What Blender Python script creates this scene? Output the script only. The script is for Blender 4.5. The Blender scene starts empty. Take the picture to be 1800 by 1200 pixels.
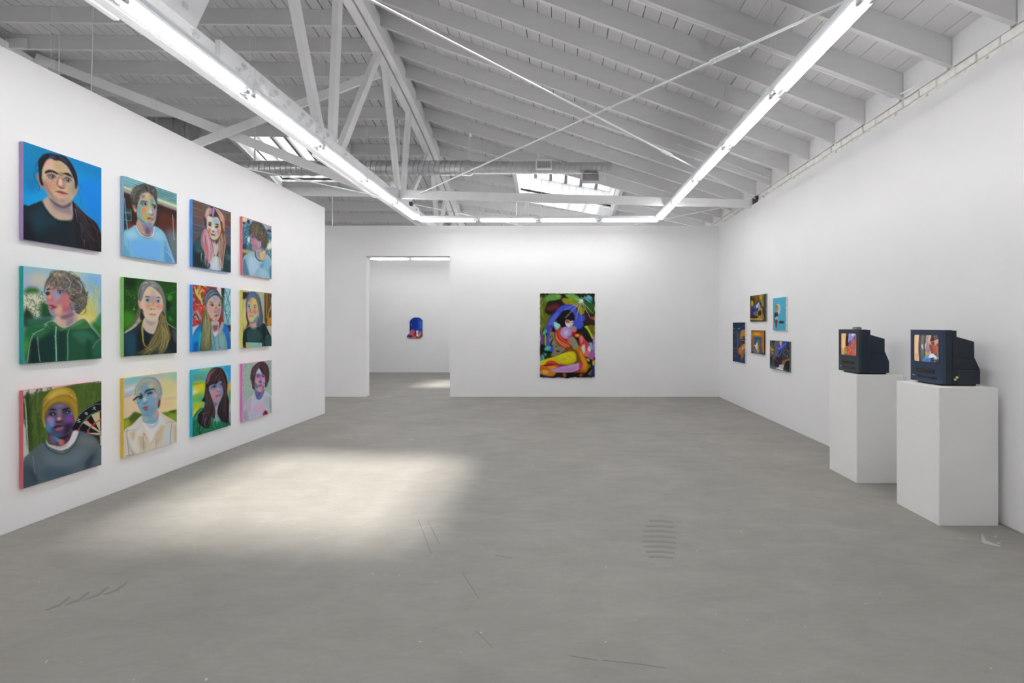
import bpy, bmesh, math, random
import numpy as np
from mathutils import Vector

random.seed(7)
SC = bpy.context.scene
COL = SC.collection

# ------------------------------------------------------------------ camera
F = 812.0
cam_d = bpy.data.cameras.new('camera')
cam_d.sensor_fit = 'HORIZONTAL'
cam_d.sensor_width = 36.0
cam_d.lens = 36.0 * F / 1800.0
cam_d.shift_x = -(983 - 900) / 1800.0
cam_d.shift_y = -(600 - 571) / 1800.0
cam_d.clip_start = 0.05
cam = bpy.data.objects.new('camera', cam_d)
cam.location = (0, 0, 1.6)
cam.rotation_euler = (math.pi / 2, 0, 0)
COL.objects.link(cam)
SC.camera = cam

# ------------------------------------------------------------------ light and exposure
SUN_STRENGTH = 9.0
SKY_STRENGTH = 2.6
TUBE_STRENGTH = 20.0
EXPOSURE = 0.38
SC.view_settings.view_transform = 'Standard'
SC.view_settings.look = 'None'
SC.view_settings.gamma = 1.0
SC.view_settings.use_curve_mapping = False
SC.view_settings.exposure = EXPOSURE
SC.cycles.max_bounces = 10
SC.cycles.diffuse_bounces = 7
SC.cycles.transparent_max_bounces = 8
SC.cycles.sample_clamp_indirect = 6.0

world = bpy.data.worlds.new('sky')
SC.world = world
world.use_nodes = True
bg = world.node_tree.nodes['Background']
bg.inputs['Color'].default_value = (0.88, 0.94, 1.0, 1)
bg.inputs['Strength'].default_value = SKY_STRENGTH

sun_d = bpy.data.lights.new('sun', 'SUN')
sun_d.energy = SUN_STRENGTH
sun_d.angle = math.radians(7.5)
sun_d.color = (1.0, 0.94, 0.86)
sun = bpy.data.objects.new('sun', sun_d)
sun.location = (6, 3, 12)
sun.rotation_euler = Vector((-2.9, 1.5, -5.4)).to_track_quat('-Z', 'Y').to_euler()
COL.objects.link(sun)

# ------------------------------------------------------------------ helpers
def s2l(c):
    c = np.asarray(c, dtype=float)
    return np.where(c <= 0.04045, c / 12.92, ((c + 0.055) / 1.055) ** 2.4)

def mat(name, rgb, rough=0.6, metal=0.0, noise=0.0, nscale=6.0, bump=0.0, bscale=60.0, spec=0.5, stretch=None):
    """rgb in 0-255 sRGB; optional mottling and fine relief"""
    m = bpy.data.materials.new(name)
    m.use_nodes = True
    nt = m.node_tree
    b = nt.nodes['Principled BSDF']
    lin = s2l(np.array(rgb) / 255.0)
    b.inputs['Roughness'].default_value = rough
    b.inputs['Metallic'].default_value = metal
    b.inputs['Specular IOR Level'].default_value = spec
    tc = nt.nodes.new('ShaderNodeTexCoord')
    mp = nt.nodes.new('ShaderNodeMapping')
    nt.links.new(tc.outputs['Object'], mp.inputs['Vector'])
    if stretch:
        mp.inputs['Scale'].default_value = stretch
    if noise > 0:
        n = nt.nodes.new('ShaderNodeTexNoise')
        n.inputs['Scale'].default_value = nscale
        n.inputs['Detail'].default_value = 6
        nt.links.new(mp.outputs['Vector'], n.inputs['Vector'])
        r = nt.nodes.new('ShaderNodeValToRGB')
        r.color_ramp.elements[0].position = 0.3
        r.color_ramp.elements[1].position = 0.7
        r.color_ramp.elements[0].color = (*(lin * (1 - noise)), 1)
        r.color_ramp.elements[1].color = (*np.minimum(lin * (1 + noise), 1), 1)
        nt.links.new(n.outputs['Fac'], r.inputs['Fac'])
        nt.links.new(r.outputs['Color'], b.inputs['Base Color'])
    else:
        b.inputs['Base Color'].default_value = (*lin, 1)
    if bump > 0:
        n2 = nt.nodes.new('ShaderNodeTexNoise')
        n2.inputs['Scale'].default_value = bscale
        n2.inputs['Detail'].default_value = 4
        nt.links.new(mp.outputs['Vector'], n2.inputs['Vector'])
        bp = nt.nodes.new('ShaderNodeBump')
        bp.inputs['Strength'].default_value = bump
        bp.inputs['Distance'].default_value = 0.01
        nt.links.new(n2.outputs['Fac'], bp.inputs['Height'])
        nt.links.new(bp.outputs['Normal'], b.inputs['Normal'])
    return m

def emat(name, rgb, strength):
    m = bpy.data.materials.new(name)
    m.use_nodes = True
    b = m.node_tree.nodes['Principled BSDF']
    b.inputs['Base Color'].default_value = (0.9, 0.9, 0.9, 1)
    b.inputs['Emission Color'].default_value = (*rgb, 1)
    b.inputs['Emission Strength'].default_value = strength
    return m

class MB:
    def __init__(self):
        self.v, self.f = [], []
    def add(self, vs, fs):
        o = len(self.v)
        self.v += [tuple(p) for p in vs]
        self.f += [tuple(i + o for i in f) for f in fs]
        return self
    def box(self, x0, x1, y0, y1, z0, z1):
        vs = [(x0, y0, z0), (x1, y0, z0), (x1, y1, z0), (x0, y1, z0),
              (x0, y0, z1), (x1, y0, z1), (x1, y1, z1), (x0, y1, z1)]
        return self.add(vs, [(0, 3, 2, 1), (4, 5, 6, 7), (0, 1, 5, 4), (1, 2, 6, 5), (2, 3, 7, 6), (3, 0, 4, 7)])
    def beam(self, p0, p1, w, d, up=(0, 0, 1)):
        """bar from p0 to p1; w = width across, d = depth along 'up'; centred"""
        p0, p1 = Vector(p0), Vector(p1)
        t = (p1 - p0).normalized()
        s = t.cross(Vector(up)).normalized()
        u = s.cross(t).normalized()
        vs = []
        for p in (p0, p1):
            for a, b in ((-1, -1), (1, -1), (1, 1), (-1, 1)):
                vs.append(p + s * (a * w / 2) + u * (b * d / 2))
        return self.add(vs, [(0, 1, 2, 3), (7, 6, 5, 4), (0, 4, 5, 1), (1, 5, 6, 2), (2, 6, 7, 3), (3, 7, 4, 0)])
    def vbeam(self, p0, p1, w, d):
        """rafter: p0,p1 bottom centre line, vertical sides of depth d, thickness w across in Y"""
        vs = []
        for p in (p0, p1):
            for b, a in ((0, -1), (0, 1), (1, 1), (1, -1)):
                vs.append((p[0], p[1] + a * w / 2, p[2] + b * d))
        return self.add(vs, [(0, 1, 2, 3), (7, 6, 5, 4), (0, 4, 5, 1), (1, 5, 6, 2), (2, 6, 7, 3), (3, 7, 4, 0)])
    def tube(self, pts, r, n=10, caps=True):
        pts = [Vector(p) for p in pts]
        rs = r if isinstance(r, (list, tuple)) else [r] * len(pts)
        rings = []
        t0 = (pts[1] - pts[0]).normalized()
        ref = Vector((0, 0, 1)) if abs(t0.z) < 0.9 else Vector((1, 0, 0))
        for i, p in enumerate(pts):
            t = (pts[min(i + 1, len(pts) - 1)] - pts[max(i - 1, 0)]).normalized()
            s = t.cross(ref).normalized()
            u = s.cross(t).normalized()
            rings.append([p + (s * math.cos(a) + u * math.sin(a)) * rs[i]
                          for a in (2 * math.pi * k / n for k in range(n))])
        vs = [q for g in rings for q in g]
        fs = []
        for i in range(len(pts) - 1):
            for k in range(n):
                a, b = i * n + k, i * n + (k + 1) % n
                fs.append((a, b, b + n, a + n))
        if caps:
            fs.append(tuple(range(n - 1, -1, -1)))
            fs.append(tuple((len(pts) - 1) * n + k for k in range(n)))
        return self.add(vs, fs)
    def prism(self, prof, axis, a0, a1):
        """extrude 2D profile (list of 2-tuples) along axis 'x','y' or 'z'"""
        n = len(prof)
        def pt(q, a):
            return {'x': (a, q[0], q[1]), 'y': (q[0], a, q[1]), 'z': (q[0], q[1], a)}[axis]
        vs = [pt(q, a0) for q in prof] + [pt(q, a1) for q in prof]
        fs = [tuple(range(n)), tuple(range(2 * n - 1, n - 1, -1))]
        fs += [(i, i + n, (i + 1) % n + n, (i + 1) % n) for i in range(n)]
        return self.add(vs, fs)
    def mesh(self, name, m, smooth=False, bevel=0.0, segs=1):
        me = bpy.data.meshes.new(name)
        me.from_pydata(self.v, [], self.f)
        bm = bmesh.new()
        bm.from_mesh(me)
        bmesh.ops.recalc_face_normals(bm, faces=bm.faces)
        if bevel > 0:
            bmesh.ops.bevel(bm, geom=list(bm.edges), offset=bevel, segments=segs, affect='EDGES', clamp_overlap=True)
        bm.to_mesh(me)
        bm.free()
        if smooth:
            me.shade_smooth()
            me.set_sharp_from_angle(angle=math.radians(40))
        me.materials.append(m)
        return me
    def obj(self, name, m, parent=None, **k):
        return link(name, self.mesh(name, m, **k), parent)

def link(name, me, parent=None, loc=None):
    o = bpy.data.objects.new(name, me)
    COL.objects.link(o)
    if parent is not None:
        o.parent = parent
        # parts are modelled in world coordinates: take the thing's own place off again
        p = parent
        off = Vector((0, 0, 0))
        while p is not None:
            off += p.location
            p = p.parent
        o.location = (Vector(loc) if loc else Vector((0, 0, 0))) - off
    elif loc:
        o.location = loc
    return o

def tag(o, label=None, cat=None, group=None, kind=None):
    if label: o['label'] = label
    if cat: o['category'] = cat
    if group: o['group'] = group
    if kind: o['kind'] = kind
    return o

def thing(name, label, cat, loc, group=None):
    o = bpy.data.objects.new(name, None)
    o.empty_display_size = 0.1
    o.location = loc
    COL.objects.link(o)
    return tag(o, label, cat, group)

def struct(o):
    o['kind'] = 'structure'
    return o

# ------------------------------------------------------------------ materials
M_WALL = mat('white_wall_paint', (240, 240, 241), 0.85, noise=0.012, nscale=2.0, bump=0.05, bscale=150, spec=0.2)
M_CEIL = mat('painted_timber', (217, 217, 218), 0.7, noise=0.02, nscale=3.0, bump=0.05, bscale=40, spec=0.25, stretch=(1, 6, 6))
M_PLANK = mat('painted_planks', (215, 215, 216), 0.75, noise=0.02, nscale=3.0, bump=0.05, bscale=30, spec=0.2, stretch=(8, 1, 8))
M_TRUSS = mat('painted_truss_wood', (240, 240, 242), 0.6, noise=0.03, nscale=4, bump=0.08, bscale=40, spec=0.3)
M_BRICK = mat('painted_brick', (232, 231, 228), 0.85, noise=0.08, nscale=14, bump=0.6, bscale=45, spec=0.2)
M_MORTAR = mat('painted_mortar', (222, 220, 216), 0.9, noise=0.15, nscale=20, bump=0.6, bscale=60, spec=0.1)
M_DARK = mat('dark_gap', (38, 37, 36), 0.95)
M_STEEL = mat('white_painted_steel', (236, 238, 240), 0.35, spec=0.5)
M_BOLT = mat('bolt_paint', (226, 227, 230), 0.45)
M_RUBBER = mat('dark_bracket', (70, 70, 70), 0.6)
M_HOUSING = mat('fixture_white_enamel', (236, 239, 244), 0.3)
M_SOCKET = mat('socket_plastic', (215, 215, 216), 0.4)
M_WIRE = mat('hanging_wire', (222, 222, 222), 0.4)
M_GALV = mat('galvanised_steel', (206, 208, 209), 0.28, metal=0.75)
M_GALV2 = mat('dull_sheet_metal', (150, 151, 152), 0.5, metal=0.3, noise=0.12, nscale=5)
M_TUBE = emat('fluorescent_tube', (1.0, 0.985, 0.97), TUBE_STRENGTH)
M_PLINTH = mat('plinth_white', (246, 246, 245), 0.6, noise=0.015, nscale=3, spec=0.3)
M_CANVAS = mat('raw_canvas_edge', (225, 222, 215), 0.9)
M_CURB = mat('skylight_curb_white', (244, 244, 244), 0.7, noise=0.02)
M_BAR = mat('skylight_bar', (120, 118, 116), 0.5, metal=0.2)

def floor_mat():
    m = bpy.data.materials.new('polished_concrete')
    m.use_nodes = True
    nt = m.node_tree
    L = nt.links.new
    b = nt.nodes['Principled BSDF']
    tc = nt.nodes.new('ShaderNodeTexCoord')
    def noise(scale, detail, rough=0.55, stretch=(1, 1, 1), rot=0.0, dist=0.0):
        mp = nt.nodes.new('ShaderNodeMapping')
        mp.inputs['Scale'].default_value = stretch
        mp.inputs['Rotation'].default_value = (0, 0, rot)
        L(tc.outputs['Object'], mp.inputs['Vector'])
        n = nt.nodes.new('ShaderNodeTexNoise')
        n.inputs['Scale'].default_value = scale
        n.inputs['Detail'].default_value = detail
        n.inputs['Roughness'].default_value = rough
        n.inputs['Distortion'].default_value = dist
        L(mp.outputs['Vector'], n.inputs['Vector'])
        return n.outputs['Fac']
    def ramp(src, p0, p1, c0, c1):
        r = nt.nodes.new('ShaderNodeValToRGB')
        r.color_ramp.elements[0].position, r.color_ramp.elements[1].position = p0, p1
        r.color_ramp.elements[0].color = (*c0, 1)
        r.color_ramp.elements[1].color = (*c1, 1)
        L(src, r.inputs['Fac'])
        return r.outputs['Color']
    def mix(a, c, fac, mode='MIX'):
        x = nt.nodes.new('ShaderNodeMix')
        x.data_type = 'RGBA'
        x.blend_type = mode
        if isinstance(fac, float): x.inputs[0].default_value = fac
        else: L(fac, x.inputs[0])
        if isinstance(a, tuple): x.inputs[6].default_value = (*a, 1)
        else: L(a, x.inputs[6])
        if isinstance(c, tuple): x.inputs[7].default_value = (*c, 1)
        else: L(c, x.inputs[7])
        return x.outputs[2]
    g = s2l(np.array([[149, 147, 142], [160, 156, 150]]) / 255.0) * 0.87
    base = ramp(noise(0.55, 5, 0.6), 0.35, 0.68, tuple(g[0]), tuple(g[1]))
    # trowel streaks and cloudy wear
    base = mix(base, ramp(noise(2.2, 8, 0.62, (1.0, 2.2, 1), 0.5, 0.8), 0.32, 0.7, (0.86, 0.86, 0.86), (1.11, 1.11, 1.11)), 0.6, 'MULTIPLY')
    base = mix(base, ramp(noise(7.0, 10, 0.7, (1.0, 3.0, 1), -0.4, 1.5), 0.3, 0.72, (0.9, 0.9, 0.9), (1.09, 1.09, 1.09)), 0.6, 'MULTIPLY')
    # brownish area near the right wall
    base = mix(base, (0.30, 0.265, 0.25), ramp(noise(0.35, 3), 0.55, 0.8, (0, 0, 0), (0.4, 0.4, 0.4)))
    # pale specks and dark scuffs
    base = mix(base, (0.62, 0.6, 0.57), ramp(noise(28, 2, 0.5), 0.745, 0.775, (0, 0, 0), (0.6, 0.6, 0.6)))
    base = mix(base, (0.48, 0.46, 0.44), ramp(noise(1.6, 12, 0.72, (1, 1.6, 1), 0.3, 2.0), 0.64, 0.74, (0, 0, 0), (0.45, 0.45, 0.45)))
    base = mix(base, (0.17, 0.17, 0.16), ramp(noise(3.3, 12, 0.75, (0.6, 2.4, 1), 0.7, 2.5), 0.68, 0.76, (0, 0, 0), (0.3, 0.3, 0.3)))
    L(base, b.inputs['Base Color'])
    rr = ramp(noise(1.5, 6), 0.3, 0.7, (0.5, 0.5, 0.5), (0.68, 0.68, 0.68))
    L(rr, b.inputs['Roughness'])
    b.inputs['Specular IOR Level'].default_value = 0.32
    bp = nt.nodes.new('ShaderNodeBump')
    bp.inputs['Strength'].default_value = 0.12
    bp.inputs['Distance'].default_value = 0.01
    L(noise(14, 8, 0.65, (1, 2, 1), 0.4, 1.0), bp.inputs['Height'])
    L(bp.outputs['Normal'], b.inputs['Normal'])
    return m
M_FLOOR = floor_mat()

def glass_mat():
    m = bpy.data.materials.new('skylight_glass')
    m.use_nodes = True
    nt = m.node_tree
    nt.nodes.remove(nt.nodes['Principled BSDF'])
    out = nt.nodes['Material Output']
    t = nt.nodes.new('ShaderNodeBsdfTransparent')
    t.inputs['Color'].default_value = (0.97, 0.98, 0.98, 1)
    g = nt.nodes.new('ShaderNodeBsdfGlossy')
    g.inputs['Roughness'].default_value = 0.05
    x = nt.nodes.new('ShaderNodeMixShader')
    x.inputs[0].default_value = 0.06
    nt.links.new(t.outputs[0], x.inputs[1])
    nt.links.new(g.outputs[0], x.inputs[2])
    nt.links.new(x.outputs[0], out.inputs['Surface'])
    return m
M_GLASS = glass_mat()

# ------------------------------------------------------------------ room shell
XL, XR, YB = -4.24, 3.555, 10.31       # left partition face, right wall face, back wall face
HW = 3.81                               # height of the white walls
YE = 8.36                               # end of the left partition
XO, YF, YZ = -9.75, -4.6, 15.65         # outer left wall, front wall, far wall of the back room
struct(MB().box(XO - 0.2, 3.9, YF - 0.2, YZ + 0.2, -0.12, 0).obj('floor', M_FLOOR))
struct(MB().box(XL - 0.16, XL, YF, YE, 0, 3.72).obj('wall_left', M_WALL, bevel=0.004))
struct(MB().box(XR, XR + 0.05, YF, YZ, 0, HW).obj('wall_right', M_WALL, bevel=0.004))
# back wall with its opening
DX0, DX1, DH, BT = -4.31, -2.44, 3.136, 0.17
wb = MB()
wb.prism([(XO, 0), (DX0, 0), (DX0, DH), (DX1, DH), (DX1, 0), (XR, 0), (XR, HW), (XO, HW)], 'y', YB, YB + BT)
struct(wb.obj('wall_back', M_WALL))
struct(MB().box(XO, XR, YZ, YZ + 0.15, 0, 4.3).obj('wall_far', M_WALL))
struct(MB().box(XO - 0.2, 3.86, YF - 0.2, YF, 0, 7.0).obj('wall_front', mat('front_wall_grey', (190, 190, 190), 0.8, noise=0.04)))
struct(MB().box(XO - 0.2, XO, YF, YZ + 0.2, 0, 7.0).obj('wall_outer', M_WALL))

# ------------------------------------------------------------------ roof: bowed deck on rafters
XT = -2.80                              # right face of the truss; the roof falls from here to the right wall
RD = 0.245                              # rafter depth
def hc(y):
    d = y - 5.0
    return max(6.40 - 0.0229 * d * d - 4e-5 * d ** 4, 4.12)
def rbot(x, y):                         # underside of rafters
    if x >= XT:
        f = (x - XT) / (3.555 - XT)
        return hc(y) * (1 - f) + 3.99 * f
    return hc(y) + (XT - x) * 0.011
def deck(x, y):
    return rbot(x, y) + RD
PW = 0.18
YS = [YF + i * (YZ + 0.2 - YF) / 34 for i in range(35)]
SKY = [(-1.00, 1.34, 10.28, 12.02), (-7.30, -4.96, 10.28, 12.18), (-0.64, 1.70, 1.88, 4.22)]

ceiling = MB()
def deck_sheet(mb, x0, x1, ya, yb, nx, z, th=0.05):
    ys = [ya] + [y for y in YS if ya + 0.05 < y < yb - 0.05] + [yb]
    xs = [x0 + (x1 - x0) * i / nx for i in range(nx + 1)]
    vs = [(x, y, deck(x, y) + z) for y in ys for x in xs] + [(x, y, deck(x, y) + z + th) for y in ys for x in xs]
    n = len(vs) // 2
    w = nx + 1
    fs = []
    for j in range(len(ys) - 1):
        for i in range(nx):
            a = j * w + i
            fs.append((a, a + w, a + w + 1, a + 1))
            fs.append((a + n, a + n + 1, a + n + w + 1, a + n + w))
    for j in range(len(ys) - 1):
        for i in (0, nx):
            a = j * w + i
            fs.append((a, a + w, a + w + n, a + n))
    for i in range(nx):
        for j in (0, len(ys) - 1):
            a = j * w + i
            fs.append((a, a + 1, a + 1 + n, a + n))
    mb.add(vs, fs)
def cut_y(x0, x1):
    """y intervals of the roof left open-free between x0 and x1"""
    iv, cur = [], YF - 0.1
    for sx0, sx1, sy0, sy1 in sorted(SKY, key=lambda s: s[2]):
        if x0 > sx0 - 0.01 and x1 < sx1 + 0.01:
            iv.append((cur, sy0))
            cur = sy1
    iv.append((cur, YZ + 0.15))
    return iv
roof_x = sorted({XO - 0.15, XT, 3.86, *(s[0] for s in SKY), *(s[1] for s in SKY)})
for a, c in zip(roof_x[:-1], roof_x[1:]):
    for ya, yb in cut_y(a, c):
        deck_sheet(ceiling, a, c, ya, yb, 4, 0.026)
ceil = struct(ceiling.obj('ceiling', M_DARK))

pl = [(XT + PW * i, XT + PW * (i + 1)) for i in range(36)] + [(XT - PW * (i + 1), XT - PW * i) for i in range(38)]
for a, c in pl:
    k = 1.0 if a >= XT - 0.01 else 1.8
    g0, g1 = k * random.choice((0.002, 0.004, 0.006)), k * random.choice((0.003, 0.004, 0.006))
    for ya, yb in cut_y(a, c):
        mb = MB()
        deck_sheet(mb, a + g0, c - g1, ya, yb, 1, random.uniform(0, 0.004), 0.02)
        mb.obj('plank', M_PLANK, ceil)

RY = [4.85 + 0.6 * k for k in range(-15, 15)]
def split_x(x0, x1, y):
    cuts = [(s[0], s[1]) for s in SKY if s[2] + 0.05 < y < s[3] - 0.05 and s[0] < x1 and s[1] > x0]
    segs, cur = [], x0
    for a, c in sorted(cuts):
        segs.append((cur, a - 0.045))
        cur = c + 0.045
    segs.append((cur, x1))
    return segs
RYL = [y for y in RY if y < 11.9] + [12.42, 12.97, 13.43, 13.9]
for side in (0, 1):
    for y in (RYL, RY)[side]:
        xa, xb = ((-9.72, XT), (XT, 3.6))[side]
        for a, c in split_x(xa, xb, y):
            w = random.uniform(0.042, 0.05)
            MB().vbeam((a, y, rbot(a, y)), (c, y, rbot(c, y)), w, RD).obj('rafter', M_CEIL, ceil)
# trimmers beside the skylights
for sx0, sx1, sy0, sy1 in SKY:
    for x in (sx0 - 0.022, sx1 + 0.022):
        for o in (0, 1):
            xx = x + (0.046 * o if x > (sx0 + sx1) / 2 else -0.046 * o)
            n = 3
            mb = MB()
            vs = []
            ys = [sy0 + 0.0 + (sy1 - sy0) * i / n for i in range(n + 1)]
            for y in ys:
                zt = deck(xx, y)
                vs += [(xx - 0.02, y, zt - RD), (xx + 0.02, y, zt - RD), (xx + 0.02, y, zt), (xx - 0.02, y, zt)]
            fs = [(0, 1, 2, 3), (4 * n + 3, 4 * n + 2, 4 * n + 1, 4 * n)]
            for i in range(n):
                for k in range(4):
                    fs.append((4 * i + k, 4 * i + (k + 1) % 4, 4 * i + 4 + (k + 1) % 4, 4 * i + 4 + k))
            mb.add(vs, fs).obj('trimmer', M_CEIL, ceil)
# blocking boards between the rafter ends over the right wall
for y0, y1 in zip(RY[:-1], RY[1:]):
    if y1 > 0:
        mb = MB().box(3.592, 3.617, y0 + 0.03, y1 - 0.03, 3.957 + random.uniform(-0.008, 0.008), 4.225)
        mb.obj('blocking_board', M_CEIL, ceil)
# small offcut blocks nailed to the left rafters
for y in RY[18:24]:
    MB().box(-9.35, -9.0, y - 0.06, y - 0.025, hc(y) + 0.06, hc(y) + 0.24).obj('nailed_block', M_CEIL, ceil, bevel=0.01)

# skylights
def skylight(n, s, bars, lean):
    sx0, sx1, sy0, sy1 = s
    CB = 0.42
    root = thing('skylight', n, 'skylight', ((sx0 + sx1) / 2, (sy0 + sy1) / 2, deck((sx0 + sx1) / 2, (sy0 + sy1) / 2)))
    # curb sides
    def side(x):
        mb = MB()
        mb.add([(x, sy0, deck(x, sy0) - RD * 0.1), (x, sy1, deck(x, sy1) - RD * 0.1), (x, sy1, deck(x, sy1) + CB), (x, sy0, deck(x, sy0) + CB),
                (x + (0.03 if x > (sx0 + sx1) / 2 else -0.03), sy0, deck(x, sy0) - RD * 0.1), (x + (0.03 if x > (sx0 + sx1) / 2 else -0.03), sy1, deck(x, sy1) - RD * 0.1),
                (x + (0.03 if x > (sx0 + sx1) / 2 else -0.03), sy1, deck(x, sy1) + CB), (x + (0.03 if x > (sx0 + sx1) / 2 else -0.03), sy0, deck(x, sy0) + CB)],
               [(0, 1, 2, 3), (7, 6, 5, 4), (0, 4, 5, 1), (1, 5, 6, 2), (2, 6, 7, 3), (3, 7, 4, 0)])
        mb.obj('curb_side', M_CURB, root)
    side(sx0)
    side(sx1)
    # boarded curb ends
    for y, sg in ((sy0, -1), (sy1, 1)):
        n_b = 13
        for i in range(n_b):
            a = sx0 + (sx1 - sx0) * i / n_b + 0.003
            c = sx0 + (sx1 - sx0) * (i + 1) / n_b - 0.003
            mb = MB()
            j = random.uniform(0, 0.006) * sg
            vs = []
            for yy in (y + j, y + j + 0.02 * sg):
                vs += [(a, yy, deck(a, y) - 0.02), (c, yy, deck(c, y) - 0.02), (c, yy, deck(c, y) + CB), (a, yy, deck(a, y) + CB)]
            mb.add(vs, [(0, 1, 2, 3), (7, 6, 5, 4), (0, 4, 5, 1), (1, 5, 6, 2), (2, 6, 7, 3), (3, 7, 4, 0)])
            mb.obj('curb_board', M_CURB, root)
        # backing
        vs = []
        for yy in (y + 0.028 * sg, y + 0.05 * sg):
            vs += [(sx0 - .03, yy, deck(sx0, y) - 0.02), (sx1 + .03, yy, deck(sx1, y) - 0.02), (sx1 + .03, yy, deck(sx1, y) + CB), (sx0 - .03, yy, deck(sx0, y) + CB)]
        MB().add(vs, [(0, 1, 2, 3), (7, 6, 5, 4), (0, 4, 5, 1), (1, 5, 6, 2), (2, 6, 7, 3), (3, 7, 4, 0)]).obj('curb_back', M_CURB, root)
    # glazing frame, bars and panes
    fr = MB()
    e = 0.05
    P = lambda x, y, z=0.0: (x, y, deck(x, y) + CB + z)
    for p, q in (((sx0, sy0), (sx1, sy0)), ((sx1, sy0), (sx1, sy1)), ((sx1, sy1), (sx0, sy1)), ((sx0, sy1), (sx0, sy0))):
        fr.beam(P(*p, 0.02), P(*q, 0.02), 0.09, 0.06)
    fr.obj('glazing_frame', M_CURB, root)
    xs = [sx0 + (sx1 - sx0) * i / bars for i in range(bars + 1)]
    for x in xs[1:-1]:
        MB().beam(P(x, sy0, 0.02), P(x, sy1, 0.02), 0.075, 0.08).obj('glazing_bar', M_BAR, root)
    for a, c in zip(xs[:-1], xs[1:]):
        a, c = a + 0.024, c - 0.024
        vs = [P(a, sy0 + e, 0.02), P(c, sy0 + e, 0.02), P(c, sy1 - e, 0.02), P(a, sy1 - e, 0.02)]
        vs += [(q[0], q[1], q[2] + 0.006) for q in vs]
        MB().add(vs, [(0, 1, 2, 3), (7, 6, 5, 4), (0, 4, 5, 1), (1, 5, 6, 2), (2, 6, 7, 3), (3, 7, 4, 0)]).obj('pane', M_GLASS, root)
    return root
skylight('white boarded skylight in the right roof slope above the back wall', SKY[0], 6, 0)
skylight('long glazed skylight with grey bars in the left roof beyond the timber braces', SKY[1], 7, 0)
skylight('skylight in the right roof slope that throws sun onto the floor', SKY[2], 6, 0)

# brick wall behind the right wall: mortar core and single bricks at its head
bw = struct(MB().box(3.618, 3.86, YF, YZ, 0, 4.31).obj('wall_brick', M_MORTAR))
brick_meshes = []
for k in range(6):
    mb = MB().box(-0.05, 0.05, -0.1, 0.1, -0.036, 0.036)
    mb.v = [(x + random.uniform(-.004, .004), y + random.uniform(-.005, .005), z + random.uniform(-.005, .005)) for x, y, z in mb.v]
    brick_meshes.append(mb.mesh('brick', M_BRICK, bevel=0.007, segs=1))
for row, z in enumerate((3.752, 3.834, 3.916)):
    y = 2.4 + (0.106 if row % 2 else 0)
    while y < 10.2:
        link('brick', random.choice(brick_meshes), bw, (3.652 + random.uniform(-0.012, 0.006), y, z + random.uniform(-0.004, 0.004)))
        y += 0.212

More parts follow.
